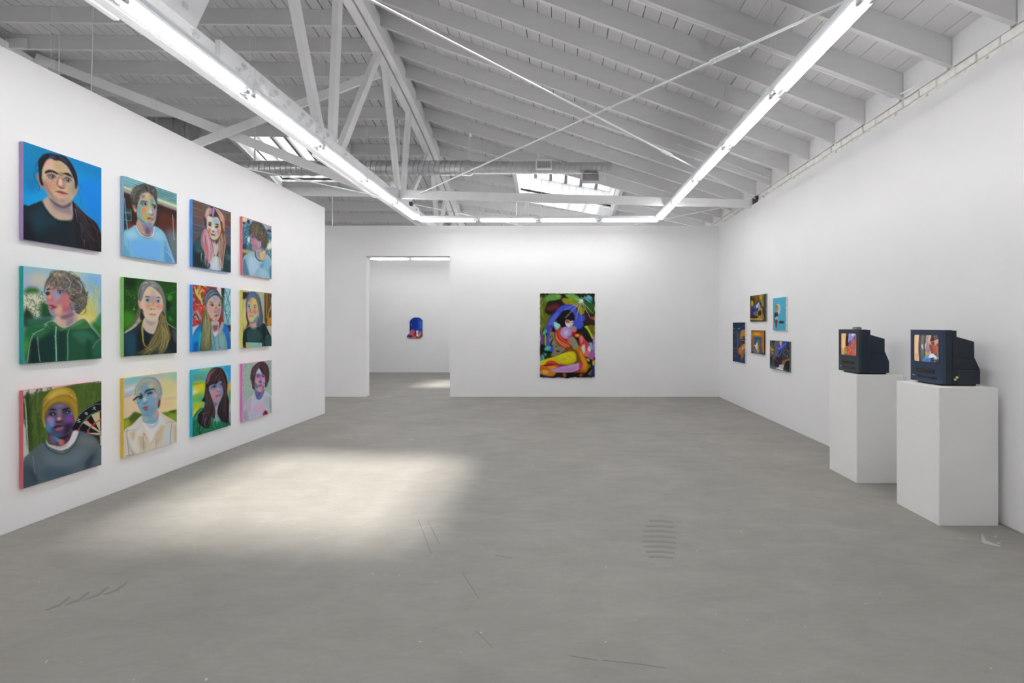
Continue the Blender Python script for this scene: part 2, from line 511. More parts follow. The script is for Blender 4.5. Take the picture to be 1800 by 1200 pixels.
# ------------------------------------------------------------------ bowstring truss
def truss(x_right, label, detail=True):
    xr, xl = x_right, x_right - 0.29
    root = thing('roof_truss', label, 'truss', ((xr + xl) / 2, 5.0, 3.78))
    ys = [y for y in YS if y < 14.6]
    def chord(xa, xb, nm):
        mb = MB()
        vs, fs = [], []
        for y in ys:
            h = hc(y)
            vs += [(xa, y, h - 0.13), (xb, y, h - 0.13), (xb, y, h + 0.14), (xa, y, h + 0.14)]
        n = len(ys) - 1
        fs = [(0, 1, 2, 3), (4 * n + 3, 4 * n + 2, 4 * n + 1, 4 * n)]
        for i in range(n):
            for k in range(4):
                fs.append((4 * i + k, 4 * i + (k + 1) % 4, 4 * i + 4 + (k + 1) % 4, 4 * i + 4 + k))
        mb.add(vs, fs).obj(nm, M_TRUSS, root)
    chord(xr - 0.115, xr - 0.002, 'top_chord')
    chord(xl, xr - 0.15, 'top_chord')
    cb, ct = 3.915, 4.10
    bx = xr - 0.19
    MB().box(bx - 0.155, bx - 0.06, -4.2, 14.3, cb, ct).obj('bottom_chord', M_TRUSS, root, bevel=0.004)
    MB().box(bx - 0.34, bx - 0.245, -4.2, 14.3, cb, ct).obj('bottom_chord', M_TRUSS, root, bevel=0.004)
    for y0, y1 in ((-3, 0.9), (1.4, 2.5), (3.2, 4.05), (4.75, 7.1), (8.4, 9.9), (11.5, 12.6)):
        MB().box(bx - 0.243, bx - 0.157, y0, y1, cb + 0.01, ct - 0.02).obj('packing_block', M_TRUSS, root)
    xc = xr - 0.2
    webs = [(-0.55, 4.0, 1.6, 6.05), (0.5, 3.95, 0.4, 5.9), (3.3, 3.95, 1.9, 6.15), (3.72, 3.95, 4.6, 6.32), (3.5, 3.95, 3.45, 6.3),
            (6.22, 3.95, 4.75, 6.33), (6.48, 3.95, 6.28, 6.3), (6.64, 3.95, 7.72, 6.2),
            (9.22, 3.95, 7.92, 6.12), (9.37, 3.95, 9.22, 5.9), (9.56, 3.95, 10.65, 5.6), (12.1, 3.95, 10.9, 5.5), (12.32, 3.95, 12.2, 5.0), (12.55, 3.9, 13.3, 4.5)]
    for y0, z0, y1, z1 in webs:
        MB().beam((bx - 0.2, y0, z0 + 0.06), (xc, y1, z1), 0.085, 0.125, up=(0, 1, 0.001)).obj('web', M_TRUSS, root, bevel=0.003)
    if detail:
        # splice plate with its rows of washered bolts
        MB().box(bx - 0.06, bx - 0.012, 4.09, 6.17, cb + 0.004, ct + 0.03).obj('splice_plate', M_TRUSS, root, bevel=0.003)
        for y0, y1 in ((2.3, 3.5), (6.3, 8.4)):
            MB().box(bx - 0.385, bx - 0.34, y0, y1, cb - 0.012, ct - 0.01).obj('splice_plate', M_TRUSS, root, bevel=0.003)
        def bolt(x, y, z):
            mb = MB()
            mb.tube([(x - 0.002, y, z), (x + 0.008, y, z)], 0.033, 14)
            mb.tube([(x + 0.008, y, z), (x + 0.03, y, z)], 0.017, 6)
            mb.obj('bolt', M_BOLT, root)
        for y in (4.4, 4.66, 4.89, 5.12, 5.4, 5.59, 5.79, 5.98):
            bolt(bx - 0.012, y, 4.055)
            bolt(bx - 0.012, y - 0.08, 3.975)
        for y in (3.87, 6.6, 9.35, 9.6):
            bolt(bx - 0.06, y, 4.02)
        # plywood gusset over the near panel point
        g = MB().prism([(3.05, 4.06), (3.84, 4.06), (4.04, 4.52), (2.9, 4.52)], 'x', bx - 0.066, bx - 0.03)
        g.obj('gusset', M_TRUSS, root)
        for y, z in ((3.3, 4.17), (3.5, 4.25), (3.72, 4.17), (3.42, 4.4), (3.72, 4.4)):
            mb = MB().box(bx - 0.03, bx - 0.012, y - 0.022, y + 0.022, z - 0.022, z + 0.022)
            mb.obj('bolt', M_BOLT, root)
        # steel end shoe where strut and rods meet
        mb = MB().box(bx - 0.055, xr + 0.0, 8.05, 8.62, 3.82, 3.99)
        mb.tube([(bx - 0.1, 8.3, 4.1), (bx - 0.1, 8.5, 4.2), (bx - 0.1, 8.7, 4.1)], 0.06, 8)
        mb.obj('node_shoe', M_STEEL, root, bevel=0.004)
        MB().box(xr - 0.0, xr + 0.05, 8.62, 8.7, 3.84, 3.9).obj('rod_anchor', M_RUBBER, root)
        MB().box(bx - 0.06, bx - 0.01, 9.0, 9.9, 3.93, 4.09).obj('splice_plate', M_TRUSS, root)
        for y in (9.1, 9.3, 9.7):
            bolt(bx - 0.01, y, 4.02)
    return root
truss(XT, 'white bowed timber truss with bolted chord and slanting webs over the left light row')
truss(-9.28, 'painted bowed timber truss at the far left behind the partition', False)

def timber(name, label, p0, p1, w, d):
    return tag(MB().beam(p0, p1, w, d).obj(name, M_TRUSS, bevel=0.004), label, 'brace')
timber('sway_brace', 'long timber brace falling rightward above the portrait wall', (-9.25, 8.17, 6.32), (-3.35, 8.1, 3.99), 0.045, 0.16)
timber('sway_brace', 'timber brace rising rightward to the truss top behind the left light row', (-9.25, 8.02, 3.6), (-3.1, 7.96, 5.93), 0.045, 0.14)
timber('tie_strut', 'level timber strut from the truss to the right brick wall', (XT, 8.12, 3.895), (3.63, 8.58, 3.845), 0.07, 0.145)

# steel cross rods
def rod(label, p0, p1, tb=None, r=0.011, anchor=None):
    p0, p1 = Vector(p0), Vector(p1)
    root = thing('tie_rod', label, 'rod', tuple((p0 + p1) / 2))
    MB().tube([p0, p1], r, 10).obj('rod', M_STEEL, root, smooth=True)
    if tb:
        t = (p1 - p0).normalized()
        c = p0 + (p1 - p0) * tb
        s = t.cross(Vector((0, 0, 1))).normalized()
        L = 0.11
        mb = MB()
        for k in (-1, 1):
            mb.tube([c + t * (-L) + s * (k * 0.018), c + t * (-L * 0.7) + s * (k * 0.026), c + t * (L * 0.7) + s * (k * 0.026), c + t * L + s * (k * 0.018)], 0.008, 8)
            mb.tube([c + t * (k * L * 0.82), c + t * (k * L * 1.2)], 0.021, 8)
        mb.obj('turnbuckle', M_STEEL, root, smooth=True)
    if anchor:
        a = Vector(anchor)
        MB().box(a.x - 0.03, a.x + 0.03, a.y - 0.07, a.y + 0.07, a.z - 0.08, a.z + 0.05).obj('wall_anchor', M_RUBBER, root, bevel=0.006)
    return root
rod('bright steel tie rod falling to the right brick wall with a small turnbuckle', (XT, 1.72, 3.89), (3.58, 8.4, 3.89), 0.662, anchor=(3.583, 8.43, 3.89))
rod('steel tie rod rising to the upper right with a long turnbuckle', (XT, 8.5, 3.915), (3.6, 1.65, 3.915), 0.66)
rod('thin steel rod running left from the truss over the portrait wall', (-9.3, 1.9, 3.9), (-3.16, 8.3, 3.9), None, 0.009)
rod('thin steel rod from the truss dipping behind the back light row', (XT + 0.03, 8.7, 3.88), (3.6, 15.2, 3.9), None, 0.009)
rod('thin steel rod running from the right wall toward the back corner lights', (3.6, 8.75, 3.92), (XT, 15.3, 3.9), None, 0.009)

# ------------------------------------------------------------------ fluorescent fixtures
HL = 3.69
PITCH = 1.25
FIX = {}
def fixture(a, b, label, group, wires=True):
    """twin tube batten from a to b, hung on wires"""
    a, b = Vector(a), Vector(b)
    t = (b - a).normalized()
    s = Vector((t.y, -t.x, 0))
    mid = (a + b) / 2
    root = thing('fluorescent_fixture', label, 'light', tuple(mid), group)
    rz = math.atan2(t.y, t.x)
    root.rotation_euler = (0, 0, rz)
    root.scale = ((b - a).length / PITCH, 1, 1)
    if not FIX:
        Lh = PITCH / 2
        h = MB().prism([(-0.052, 0.028), (0.052, 0.028), (0.06, 0.05), (0.06, 0.085), (-0.06, 0.085), (-0.06, 0.05)], 'x', -Lh + 0.004, Lh - 0.004)
        FIX['housing'] = h.mesh('housing', M_HOUSING)
        FIX['tube'] = MB().tube([(-Lh + 0.07, 0, 0), (Lh - 0.07, 0, 0)], 0.0165, 12).mesh('tube', M_TUBE, smooth=True)
        sk = MB().tube([(-0.045, 0, 0), (0.045, 0, 0)], 0.0155, 10)
        sk.box(-0.012, 0.012, -0.012, 0.012, 0, 0.032)
        FIX['socket'] = sk.mesh('socket', M_SOCKET, smooth=True)
        FIX['bracket'] = (MB().tube([(0, -0.06, 0.085), (0, 0.0, 0.115), (0, 0.06, 0.085)], 0.006, 6).box(-0.03, 0.03, -0.063, -0.058, 0.05, 0.092)
                          .box(-0.03, 0.03, 0.058, 0.063, 0.05, 0.092)).mesh('bracket', M_HOUSING)
    def part(nm, x, y, z):
        o = bpy.data.objects.new(nm, FIX[nm])
        o.location = (x, y, z)
        o.parent = root
        COL.objects.link(o)
        return o
    part('housing', 0, 0, 0)
    for y, sh in ((-0.034, -0.012), (0.034, 0.012)):
        part('tube', sh, y, 0)
        part('socket', -PITCH / 2 + 0.062 + sh, y, 0)
        part('socket', PITCH / 2 - 0.062 + sh, y, 0)
    if wires:
        part('bracket', -PITCH / 2 + 0.06, 0, 0)
        p = a + t * 0.06
        top = rbot(p.x, p.y)
        inv = root.rotation_euler.to_matrix().inverted()
        for k in (0, 1):
            q = p + t * (0.06 if k else -0.02)
            mb = MB()
            mb.tube([inv @ (q + Vector((0, 0, 0.19)) - mid), inv @ (Vector((q.x, q.y, top + 0.02)) - mid)], 0.0016, 5)
            for sg in (-1, 1):
                mb.tube([inv @ (q + s * (sg * 0.06) + Vector((0, 0, 0.06)) - mid), inv @ (q + Vector((0, 0, 0.2)) - mid)], 0.002, 5)
            me = mb.mesh('hanger_wire', M_WIRE)
            o = bpy.data.objects.new('hanger_wire', me)
            o.parent = root
            COL.objects.link(o)
    return root
LX, RX, LY = -2.83, 1.98, 9.26
ordn = ['first', 'second', 'third', 'fourth', 'fifth', 'sixth', 'seventh', 'eighth', 'ninth', 'tenth']
for i in range(9):
    y1 = LY - 0.075 - i * PITCH
    fixture((LX, y1 - PITCH, HL), (LX, y1, HL), 'twin tube light under the timber truss, %s from the back corner' % ordn[i], 'lights along the left row')
    fixture((RX, y1 - PITCH, HL), (RX, y1, HL), 'twin tube light in the right hanging row, %s from the back corner' % ordn[i], 'lights along the right row')
for i in range(4):
    cw = (RX - LX + 0.06) / 4
    x0 = LX - 0.02 + i * cw
    fixture((x0, LY, HL), (x0 + cw, LY, HL), 'twin tube light in the back cross row, %s from its left end' % ordn[i], 'lights in the back cross row')
for i in range(5):
    x0 = -7.05 + i * PITCH
    fixture((x0, 14.1, 3.61), (x0 + PITCH, 14.1, 3.61), ['hidden tube light in back room, left of doorway view', 'tube light at far left of back room row', 'tube light seen through the left half of the doorway top', 'tube light seen through the right half of the doorway top', 'tube light clipped by the right side of the doorway'][i], 'lights in the back room')
for i in range(8):  # unseen rows, added to brighten the side room and its rafters
    fixture((-5.6, -1.2 + i * PITCH, HL), (-5.6, -1.2 + PITCH + i * PITCH, HL), 'unseen tube light added to brighten the side room, close behind the portrait wall, %s from front' % ordn[i], 'unseen added lights in the side room')
    fixture((-8.3, -1.2 + i * PITCH, HL), (-8.3, -1.2 + PITCH + i * PITCH, HL), 'unseen tube light added to brighten the side room, along the outer wall, %s from front' % ordn[i], 'unseen added lights in the side room')
for i in range(6):  # extra row out of view, added to lift the back room's brightness
    fixture((-3.4 + i * PITCH, 11.8, HL), (-3.4 + (i + 1) * PITCH, 11.8, HL), 'unseen tube light added to brighten the back room, %s from its left end' % ordn[i], 'lights in the back room')

# ------------------------------------------------------------------ spiral duct
duct = thing('spiral_duct', 'galvanised spiral duct crossing the room under the rafters', 'duct', (-3.5, 9.72, 4.9))
def lathe_x(x0, x1, r, pitch, y, z, n=28):
    mb = MB()
    pts, rs = [], []
    x = x0
    while x < x1 - 1e-6:
        for dx, dr in ((0, 0), (pitch * 0.86, 0), (pitch * 0.89, -0.014), (pitch * 0.97, -0.014)):
            if x + dx < x1:
                pts.append((x + dx, y, z)); rs.append(r + dr)
        x += pitch
    pts.append((x1, y, z)); rs.append(r)
    # lean every ring a little so that the seams run as a helix would
    o = len(mb.v)
    vs, fs = [], []
    for p, rr in zip(pts, rs):
        for k in range(n):
            a = 2 * math.pi * k / n
            vs.append((p[0] + 0.035 * math.sin(a) * 0.8, p[1] + rr * math.cos(a), p[2] + rr * math.sin(a)))
    for i in range(len(pts) - 1):
        for k in range(n):
            q, w = i * n + k, i * n + (k + 1) % n
            fs.append((q, w, w + n, q + n))
    fs.append(tuple(range(n))); fs.append(tuple((len(pts) - 1) * n + k for k in range(n)))
    return mb.add(vs, fs)
lathe_x(-7.86, -1.9, 0.152, 0.11, 9.72, 4.9).obj('duct_run', M_GALV, duct, smooth=True)
lathe_x(-1.85, 1.1, 0.128, 0.11, 9.72, 4.905).obj('duct_run', M_GALV, duct, smooth=True)
MB().tube([(-1.97, 9.72, 4.9), (-1.88, 9.72, 4.9), (-1.83, 9.72, 4.905)], [0.162, 0.162, 0.134], 28).obj('collar', M_GALV, duct, smooth=True)
MB().tube([(-5.25, 9.72, 4.9), (-5.19, 9.72, 4.9)], 0.16, 28).obj('collar', M_GALV, duct, smooth=True)
for x in (-6.4, -3.37, -1.88, -0.45):
    yr = 9.65
    MB().box(x - 0.016, x + 0.016, 9.71, 9.716, 5.04, rbot(x, yr) + 0.12).obj('strap', M_BOLT, duct)
    mb = MB().beam((x - 0.02, yr - 0.01, rbot(x, yr) + 0.2), (x + 0.03, yr + 0.06, rbot(x, yr) - 0.05), 0.05, 0.03)
    mb.obj('strap_block', M_TRUSS, duct)
# side register
gx, gz, gy = -0.32, 4.92, 9.56
fr = MB()
fr.box(gx - 0.165, gx + 0.165, gy - 0.012, gy + 0.05, gz + 0.075, gz + 0.1)
fr.box(gx - 0.165, gx + 0.165, gy - 0.012, gy + 0.05, gz - 0.1, gz - 0.075)
fr.box(gx - 0.165, gx - 0.14, gy - 0.012, gy + 0.05, gz - 0.075, gz + 0.075)
fr.box(gx + 0.14, gx + 0.165, gy - 0.012, gy + 0.05, gz - 0.075, gz + 0.075)
reg = fr.obj('register_frame', M_HOUSING, duct)
MB().box(gx - 0.14, gx + 0.14, gy + 0.03, gy + 0.04, gz - 0.075, gz + 0.075).obj('register_back', M_GALV2, reg)
for i in range(7):
    x = gx - 0.12 + i * 0.04
    MB().box(x - 0.006, x + 0.006, gy, gy + 0.02, gz - 0.075, gz + 0.075).obj('louvre', M_SOCKET, reg)
for i in range(4):
    z = gz - 0.054 + i * 0.036
    MB().box(gx - 0.14, gx + 0.14, gy + 0.018, gy + 0.028, z - 0.004, z + 0.004).obj('louvre', M_SOCKET, reg)
# grey box and bracket under the duct's end
t = thing('junction_box', 'small grey metal box hanging below the right end of the duct', 'box', (0.64, 9.62, 4.6))
MB().box(0.485, 0.815, 9.52, 9.72, 4.575, 4.71).obj('box_body', M_GALV2, t, bevel=0.006)
MB().box(0.475, 0.825, 9.51, 9.73, 4.71, 4.725).obj('box_lid', M_GALV, t)
for x in (0.53, 0.77):
    MB().box(x - 0.01, x + 0.01, 9.61, 9.63, 4.72, 4.8).obj('box_hanger', M_GALV2, t)
t = thing('conduit_drop', 'short white pipe bracket at the right tip of the duct', 'bracket', (0.96, 9.7, 4.62))
MB().box(0.945, 0.975, 9.69, 9.71, 4.62, 4.78).obj('drop_bar', M_STEEL, t)
MB().box(0.91, 1.08, 9.69, 9.71, 4.755, 4.775).obj('cross_bar', M_STEEL, t)
# sheet metal riser at the far left
t = thing('air_riser', 'dull grey sheet metal air unit under the rafters, above the partition head', 'duct', (-8.2, 9.95, 4.0))
MB().box(-8.5, -7.9, 9.75, 10.15, 3.82, rbot(-8.2, 9.65) + 0.02).obj('riser_body', M_GALV2, t, bevel=0.01)
MB().box(-8.16, -8.14, 9.735, 9.75, 3.82, rbot(-8.2, 9.65)).obj('seam', M_GALV2, t)
MB().box(-9.1, -8.51, 9.8, 10.1, 4.6, rbot(-8.2, 9.65) - 0.02).obj('side_duct', M_GALV2, t)
MB().tube([(-7.87, 9.76, 3.82), (-7.87, 9.76, 5.8)], 0.025, 8).obj('pipe', M_GALV2, t)
# conduit along the first big rafter and fine hanging cords
yk = 4.85
tag(MB().tube([(x, yk + 0.05, rbot(x, yk) + 0.012) for x in (0.6, 1.6, 2.6, 3.3, 3.52)] + [(3.56, yk + 0.05, 4.02), (3.6, yk - 0.2, 4.0)], 0.011, 8).obj('conduit', M_STEEL, smooth=True),
    'white conduit pipe clipped under a rafter at the upper right', 'pipe')
tag(MB().tube([(x, 7.85 - 0.045, rbot(x, 7.85) + 0.13 - (x - 2.0) * 0.035) for x in (2.0, 2.7, 3.55)], 0.008, 8).obj('conduit', M_STEEL, smooth=True),
    'thin pipe across a rafter face near the right brick wall', 'pipe')
def tpx(label, x0, y0, x1, y1, p0, p1, r=0.004):
    tag(MB().tube([p0, p1], r, 6).obj('hanging_cord', M_STEEL), label, 'cord')
tpx('thin white cord hanging at the far upper left above the portraits', 0, 0, 0, 0, (-6.7, 6.65, 6.35), (-6.77, 6.65, 3.7), 0.0045)
tpx('shorter thin cord hanging by the far left truss', 0, 0, 0, 0, (-9.1, 7.6, 6.3), (-9.02, 7.55, 4.5), 0.005)
tpx('thin white cord hanging beyond the end of the portrait wall', 0, 0, 0, 0, (-6.1, 12.42, rbot(-6.1, 12.42) + 0.05), (-6.1, 12.42, 3.4), 0.008)
tpx('thin white cord hanging below the tie strut in front of the skylight', 0, 0, 0, 0, (-1.06, 11.45, rbot(-1.06, 11.45) + 0.05), (-1.06, 11.45, 3.4), 0.006)
tpx('faint cord hanging from the skylight over the back cross row', 0, 0, 0, 0, (-0.39, 10.25, rbot(-0.39, 10.25) + 0.05), (-0.39, 10.25, 3.85), 0.004)

# ------------------------------------------------------------------ plinths
def plinth(x0, x1, y0, y1, h, label):
    mb = MB().box(x0, x1, y0, y1, 0.0, h)
    return tag(mb.obj('plinth', M_PLINTH, bevel=0.003, segs=2), label, 'plinth')
plinth(3.027, 3.5, 3.68, 4.145, 1.10, 'near white box plinth under the navy television with yellow sticker')
plinth(3.007, 3.48, 4.668, 5.14, 1.095, 'farther white box plinth carrying the television with a remote on top')
# ------------------------------------------------------------------ painted pictures: flat print drawn as colour on a fine grid
def _cat(P, closed=True, k=5):
    P = np.asarray(P, float)
    n = len(P)
    if n < 3:
        return P
    out = []
    rng = range(n) if closed else range(n - 1)
    for i in rng:
        if closed:
            a, b, c, d = P[i - 1], P[i], P[(i + 1) % n], P[(i + 2) % n]
        else:
            a, b, c, d = P[max(i - 1, 0)], P[i], P[i + 1], P[min(i + 2, n - 1)]
        for j in range(k):
            t = j / k
            out.append(b + 0.42 * t * (c - a) + t * t * (3 * (c - b) - 0.42 * (2 * (c - a) + (d - b))) + t ** 3 * (2 * (b - c) + 0.42 * ((c - a) + (d - b))))
    if not closed:
        out.append(P[-1])
    return np.array(out)

PAINT_GAIN = 0.80
class Painter:
    def __init__(self, w, h, bgc, seed):
        self.h = h
        self.w = w
        self.soft = 1.05
        self.img = np.empty((h, w, 3))
        self.img[:] = s2l(self.hexc(bgc)[0])
        self.rng = np.random.default_rng(seed)
    @staticmethod
    def hexc(c):
        v = [int(c[i:i + 2], 16) / 255 for i in range(0, len(c), 2)]
        return np.array(v[:3]), (v[3] if len(v) > 3 else 1.0)
    def P(self, pts):
        return np.asarray(pts, float) * np.array([self.w, self.h]) / 1000.0
    def fill(self, poly, c, blur=0.0):
        rgb, al = self.hexc(c)
        r = int(round(blur))
        pad = 2 * r + 2
        x0 = int(math.floor(poly[:, 0].min())) - pad
        x1 = int(math.ceil(poly[:, 0].max())) + pad
        y0 = int(math.floor(poly[:, 1].min())) - pad
        y1 = int(math.ceil(poly[:, 1].max())) + pad
        x0, y0, x1, y1 = max(x0, -60), max(y0, -60), min(x1, self.w + 60), min(y1, self.h + 60)
        if x1 <= max(x0, 0) or y1 <= max(y0, 0):
            return
        W, H = x1 - x0, y1 - y0
        cnt = np.zeros((H, W + 1))
        n = len(poly)
        for i in range(n):
            ax, ay = poly[i]
            bx, by = poly[(i + 1) % n]
            if ay == by:
                continue
            sg = 1.0
            if ay > by:
                ax, ay, bx, by = bx, by, ax, ay
                sg = -1.0
            ra, rb = max(int(math.ceil(ay - 0.5)), y0), min(int(math.ceil(by - 0.5)), y1)
            if rb <= ra:
                continue
            rows = np.arange(ra, rb)
            xs = ax + (rows + 0.5 - ay) * (bx - ax) / (by - ay) - x0
            xs = np.clip(xs, 0, W - 1e-3)
            ci = xs.astype(int)
            fr = xs - ci
            np.add.at(cnt, (rows - y0, ci), sg * (1 - fr))
            np.add.at(cnt, (rows - y0, ci + 1), sg * fr)
        m = np.minimum(np.abs(np.cumsum(cnt, 1)[:, :W]), 1.0)
        for _ in range(2):
            if r > 0:
                for ax in (0, 1):
                    k = 2 * r + 1
                    q = np.concatenate([np.repeat(np.take(m, [0], ax), r + 1, ax), m, np.repeat(np.take(m, [-1], ax), r, ax)], ax)
                    cs = np.cumsum(q, ax)
                    m = (np.take(cs, range(k, cs.shape[ax]), ax) - np.take(cs, range(0, cs.shape[ax] - k), ax)) / k
        X0, Y0, X1, Y1 = max(x0, 0), max(y0, 0), min(x1, self.w), min(y1, self.h)
        mm = (m[Y0 - y0:Y1 - y0, X0 - x0:X1 - x0] * al)[..., None]
        sub = self.img[Y0:Y1, X0:X1]
        sub += mm * (s2l(rgb) - sub)
    def stroke(self, pts, c, w0, w1, blur=0.0):
        q = _cat(pts, False, 4)
        d = np.gradient(q, axis=0)
        L = np.hypot(d[:, 0], d[:, 1])[:, None] + 1e-9
        nrm = np.stack([-d[:, 1], d[:, 0]], 1) / L
        wd = np.linspace(w0, w1, len(q))[:, None] / 2
        wd = np.maximum(wd, 0.3)
        self.fill(np.concatenate([q + nrm * wd, (q - nrm * wd)[::-1]]), c, blur)
    def blend(self, cs, al):
        a, b = (self.hexc(cs[self.rng.integers(len(cs))])[0] for _ in range(2))
        t = self.rng.random()
        v = a * (1 - t) + b * t
        return ''.join('%02x' % int(round(q * 255)) for q in (*v, al))
    def brushwork(self, n):
        """short strokes of the local colour, a little lighter or darker"""
        for i in range(n):
            o = self.rng.random(2) * (self.w, self.h)
            c = self.img[int(o[1]), int(o[0])] * self.rng.uniform(0.86, 1.15) + self.rng.normal(0, 0.004, 3)
            c = np.clip(c, 0, 1)
            c = np.where(c <= 0.0031308, c * 12.92, 1.055 * c ** (1 / 2.4) - 0.055)
            th = self.rng.normal(1.1, 0.7)
            d = np.array([math.cos(th), math.sin(th)]) * self.h * self.rng.uniform(0.006, 0.022)
            b = np.array([-d[1], d[0]]) * self.rng.normal(0, 0.2)
            w = self.h * self.rng.uniform(0.004, 0.011)
            self.stroke(np.array([o - d, o + b, o + d]), ''.join('%02x' % int(q * 255) for q in (*c, 0.42)), w, w * 0.5)
    def run(self, text):
        hs = self.h / 1000.0
        pp = lambda s: self.P([[float(v) for v in t.split(',')] for t in s.split()])
        for ln in text.strip().splitlines():
            k, c, rest = ln.split(' ', 2)
            if k in 'pq':
                b, pts = rest.split(' ', 1)
                P = pp(pts)
                self.fill(_cat(P) if k == 'p' else P, c, float(b) * hs * self.soft)
            elif k == 'e':
                b, ctr, rx, ry = rest.split()
                o = self.P([[float(v) for v in ctr.split(',')]])[0]
                a = np.linspace(0, 2 * np.pi, 24, endpoint=False)
                self.fill(np.stack([o[0] + float(rx) * self.w / 1000 * np.cos(a), o[1] + float(ry) * hs * np.sin(a)], 1), c, float(b) * hs * self.soft)
            elif k == 's':
                w, pts = rest.split(' ', 1)
                w = [float(v) * hs for v in w.split(',')]
                self.stroke(pp(pts), c, w[0], w[-1])
            elif k == 'h':
                n, w, pts = rest.split(' ', 2)
                A, B = [pp(s) for s in pts.split('/')]
                cs = c.split('|')
                for i in range(int(int(n) * 1.4)):
                    t = self.rng.random()
                    q = A * (1 - t) + B * t + self.rng.normal(0, 6 * hs, A.shape)
                    q[0] += (q[1] - q[0]) * self.rng.uniform(-0.25, 0.7)
                    q[-1] += (q[-2] - q[-1]) * self.rng.uniform(-0.2, 0.6)
                    wd = float(w) * hs * self.rng.uniform(0.5, 1.2)
                    self.stroke(q, self.blend(cs, 0.72), wd, wd * 0.4)
            elif k == 'c':
                n, rad, w, pts = rest.split(' ', 3)
                Q = pp(pts)
                cs = c.split('|')
                for i in range(int(n)):
                    j = self.rng.integers(len(Q))
                    t = self.rng.random(2)
                    e = Q[j] * (1 - t[0]) + Q[(j + 1) % len(Q)] * t[0]
                    o = e + (Q.mean(0) - e) * t[1] * (0.85 if len(Q) < 14 else 0.12)
                    R = float(rad) * hs * self.rng.uniform(0.5, 1.3)
                    a = self.rng.uniform(0, 6.28) + np.linspace(0, self.rng.choice([-1, 1]) * self.rng.uniform(1.6, 3.6), 6)
                    wd = float(w) * hs * self.rng.uniform(0.6, 1.3)
                    self.stroke(np.stack([o[0] + R * np.cos(a), o[1] + R * np.sin(a) * 1.2], 1), self.blend(cs, 0.7), wd * 1.5, wd * 0.5)
            elif k == 'd':
                n, ln_, w, ang, jit, pts = rest.split(' ', 5)
                Q = pp(pts.strip('/ '))
                cs = c.split('|')
                lo, hi = Q.min(0), Q.max(0)
                for i in range(int(n)):
                    for _ in range(20):
                        o = lo + (hi - lo) * self.rng.random(2)
                        ins = False
                        for a in range(len(Q)):
                            x1, y1 = Q[a - 1]; x2, y2 = Q[a]
                            if (y1 > o[1]) != (y2 > o[1]) and o[0] < x1 + (o[1] - y1) * (x2 - x1) / (y2 - y1):
                                ins = not ins
                        if ins:
                            break
                    th = math.radians(float(ang)) + self.rng.normal(0, float(jit))
                    d = np.array([math.cos(th), math.sin(th)]) * float(ln_) * hs * self.rng.uniform(0.25, 0.6)
                    b = np.array([-d[1], d[0]]) * self.rng.normal(0, 0.15)
                    wd = float(w) * hs * self.rng.uniform(0.6, 1.3)
                    self.stroke(np.array([o - d, o + b, o + d]), self.blend(cs, 0.8), wd, wd * 0.5)
        return self.img
def picture(name, res):
    """linear colours (res+1 rows) of one picture drawn from ART"""
    w, h, bgc, text = ART[name]
    nx, ny = max(int(res * w / h), 8), res
    p = Painter(2 * (nx + 1), 2 * (ny + 1), bgc, sum(map(ord, name)))
    p.soft = 1.05 if name.startswith('portrait') else 0.55
    im = p.run(text)
    if not name.startswith('screen'):
        p.brushwork(420 if name.startswith('portrait') else 200)
    im = im.reshape(ny + 1, 2, nx + 1, 2, 3).mean((1, 3))
    return np.clip(im, 0, 1) * PAINT_GAIN, nx, ny
ART = {}
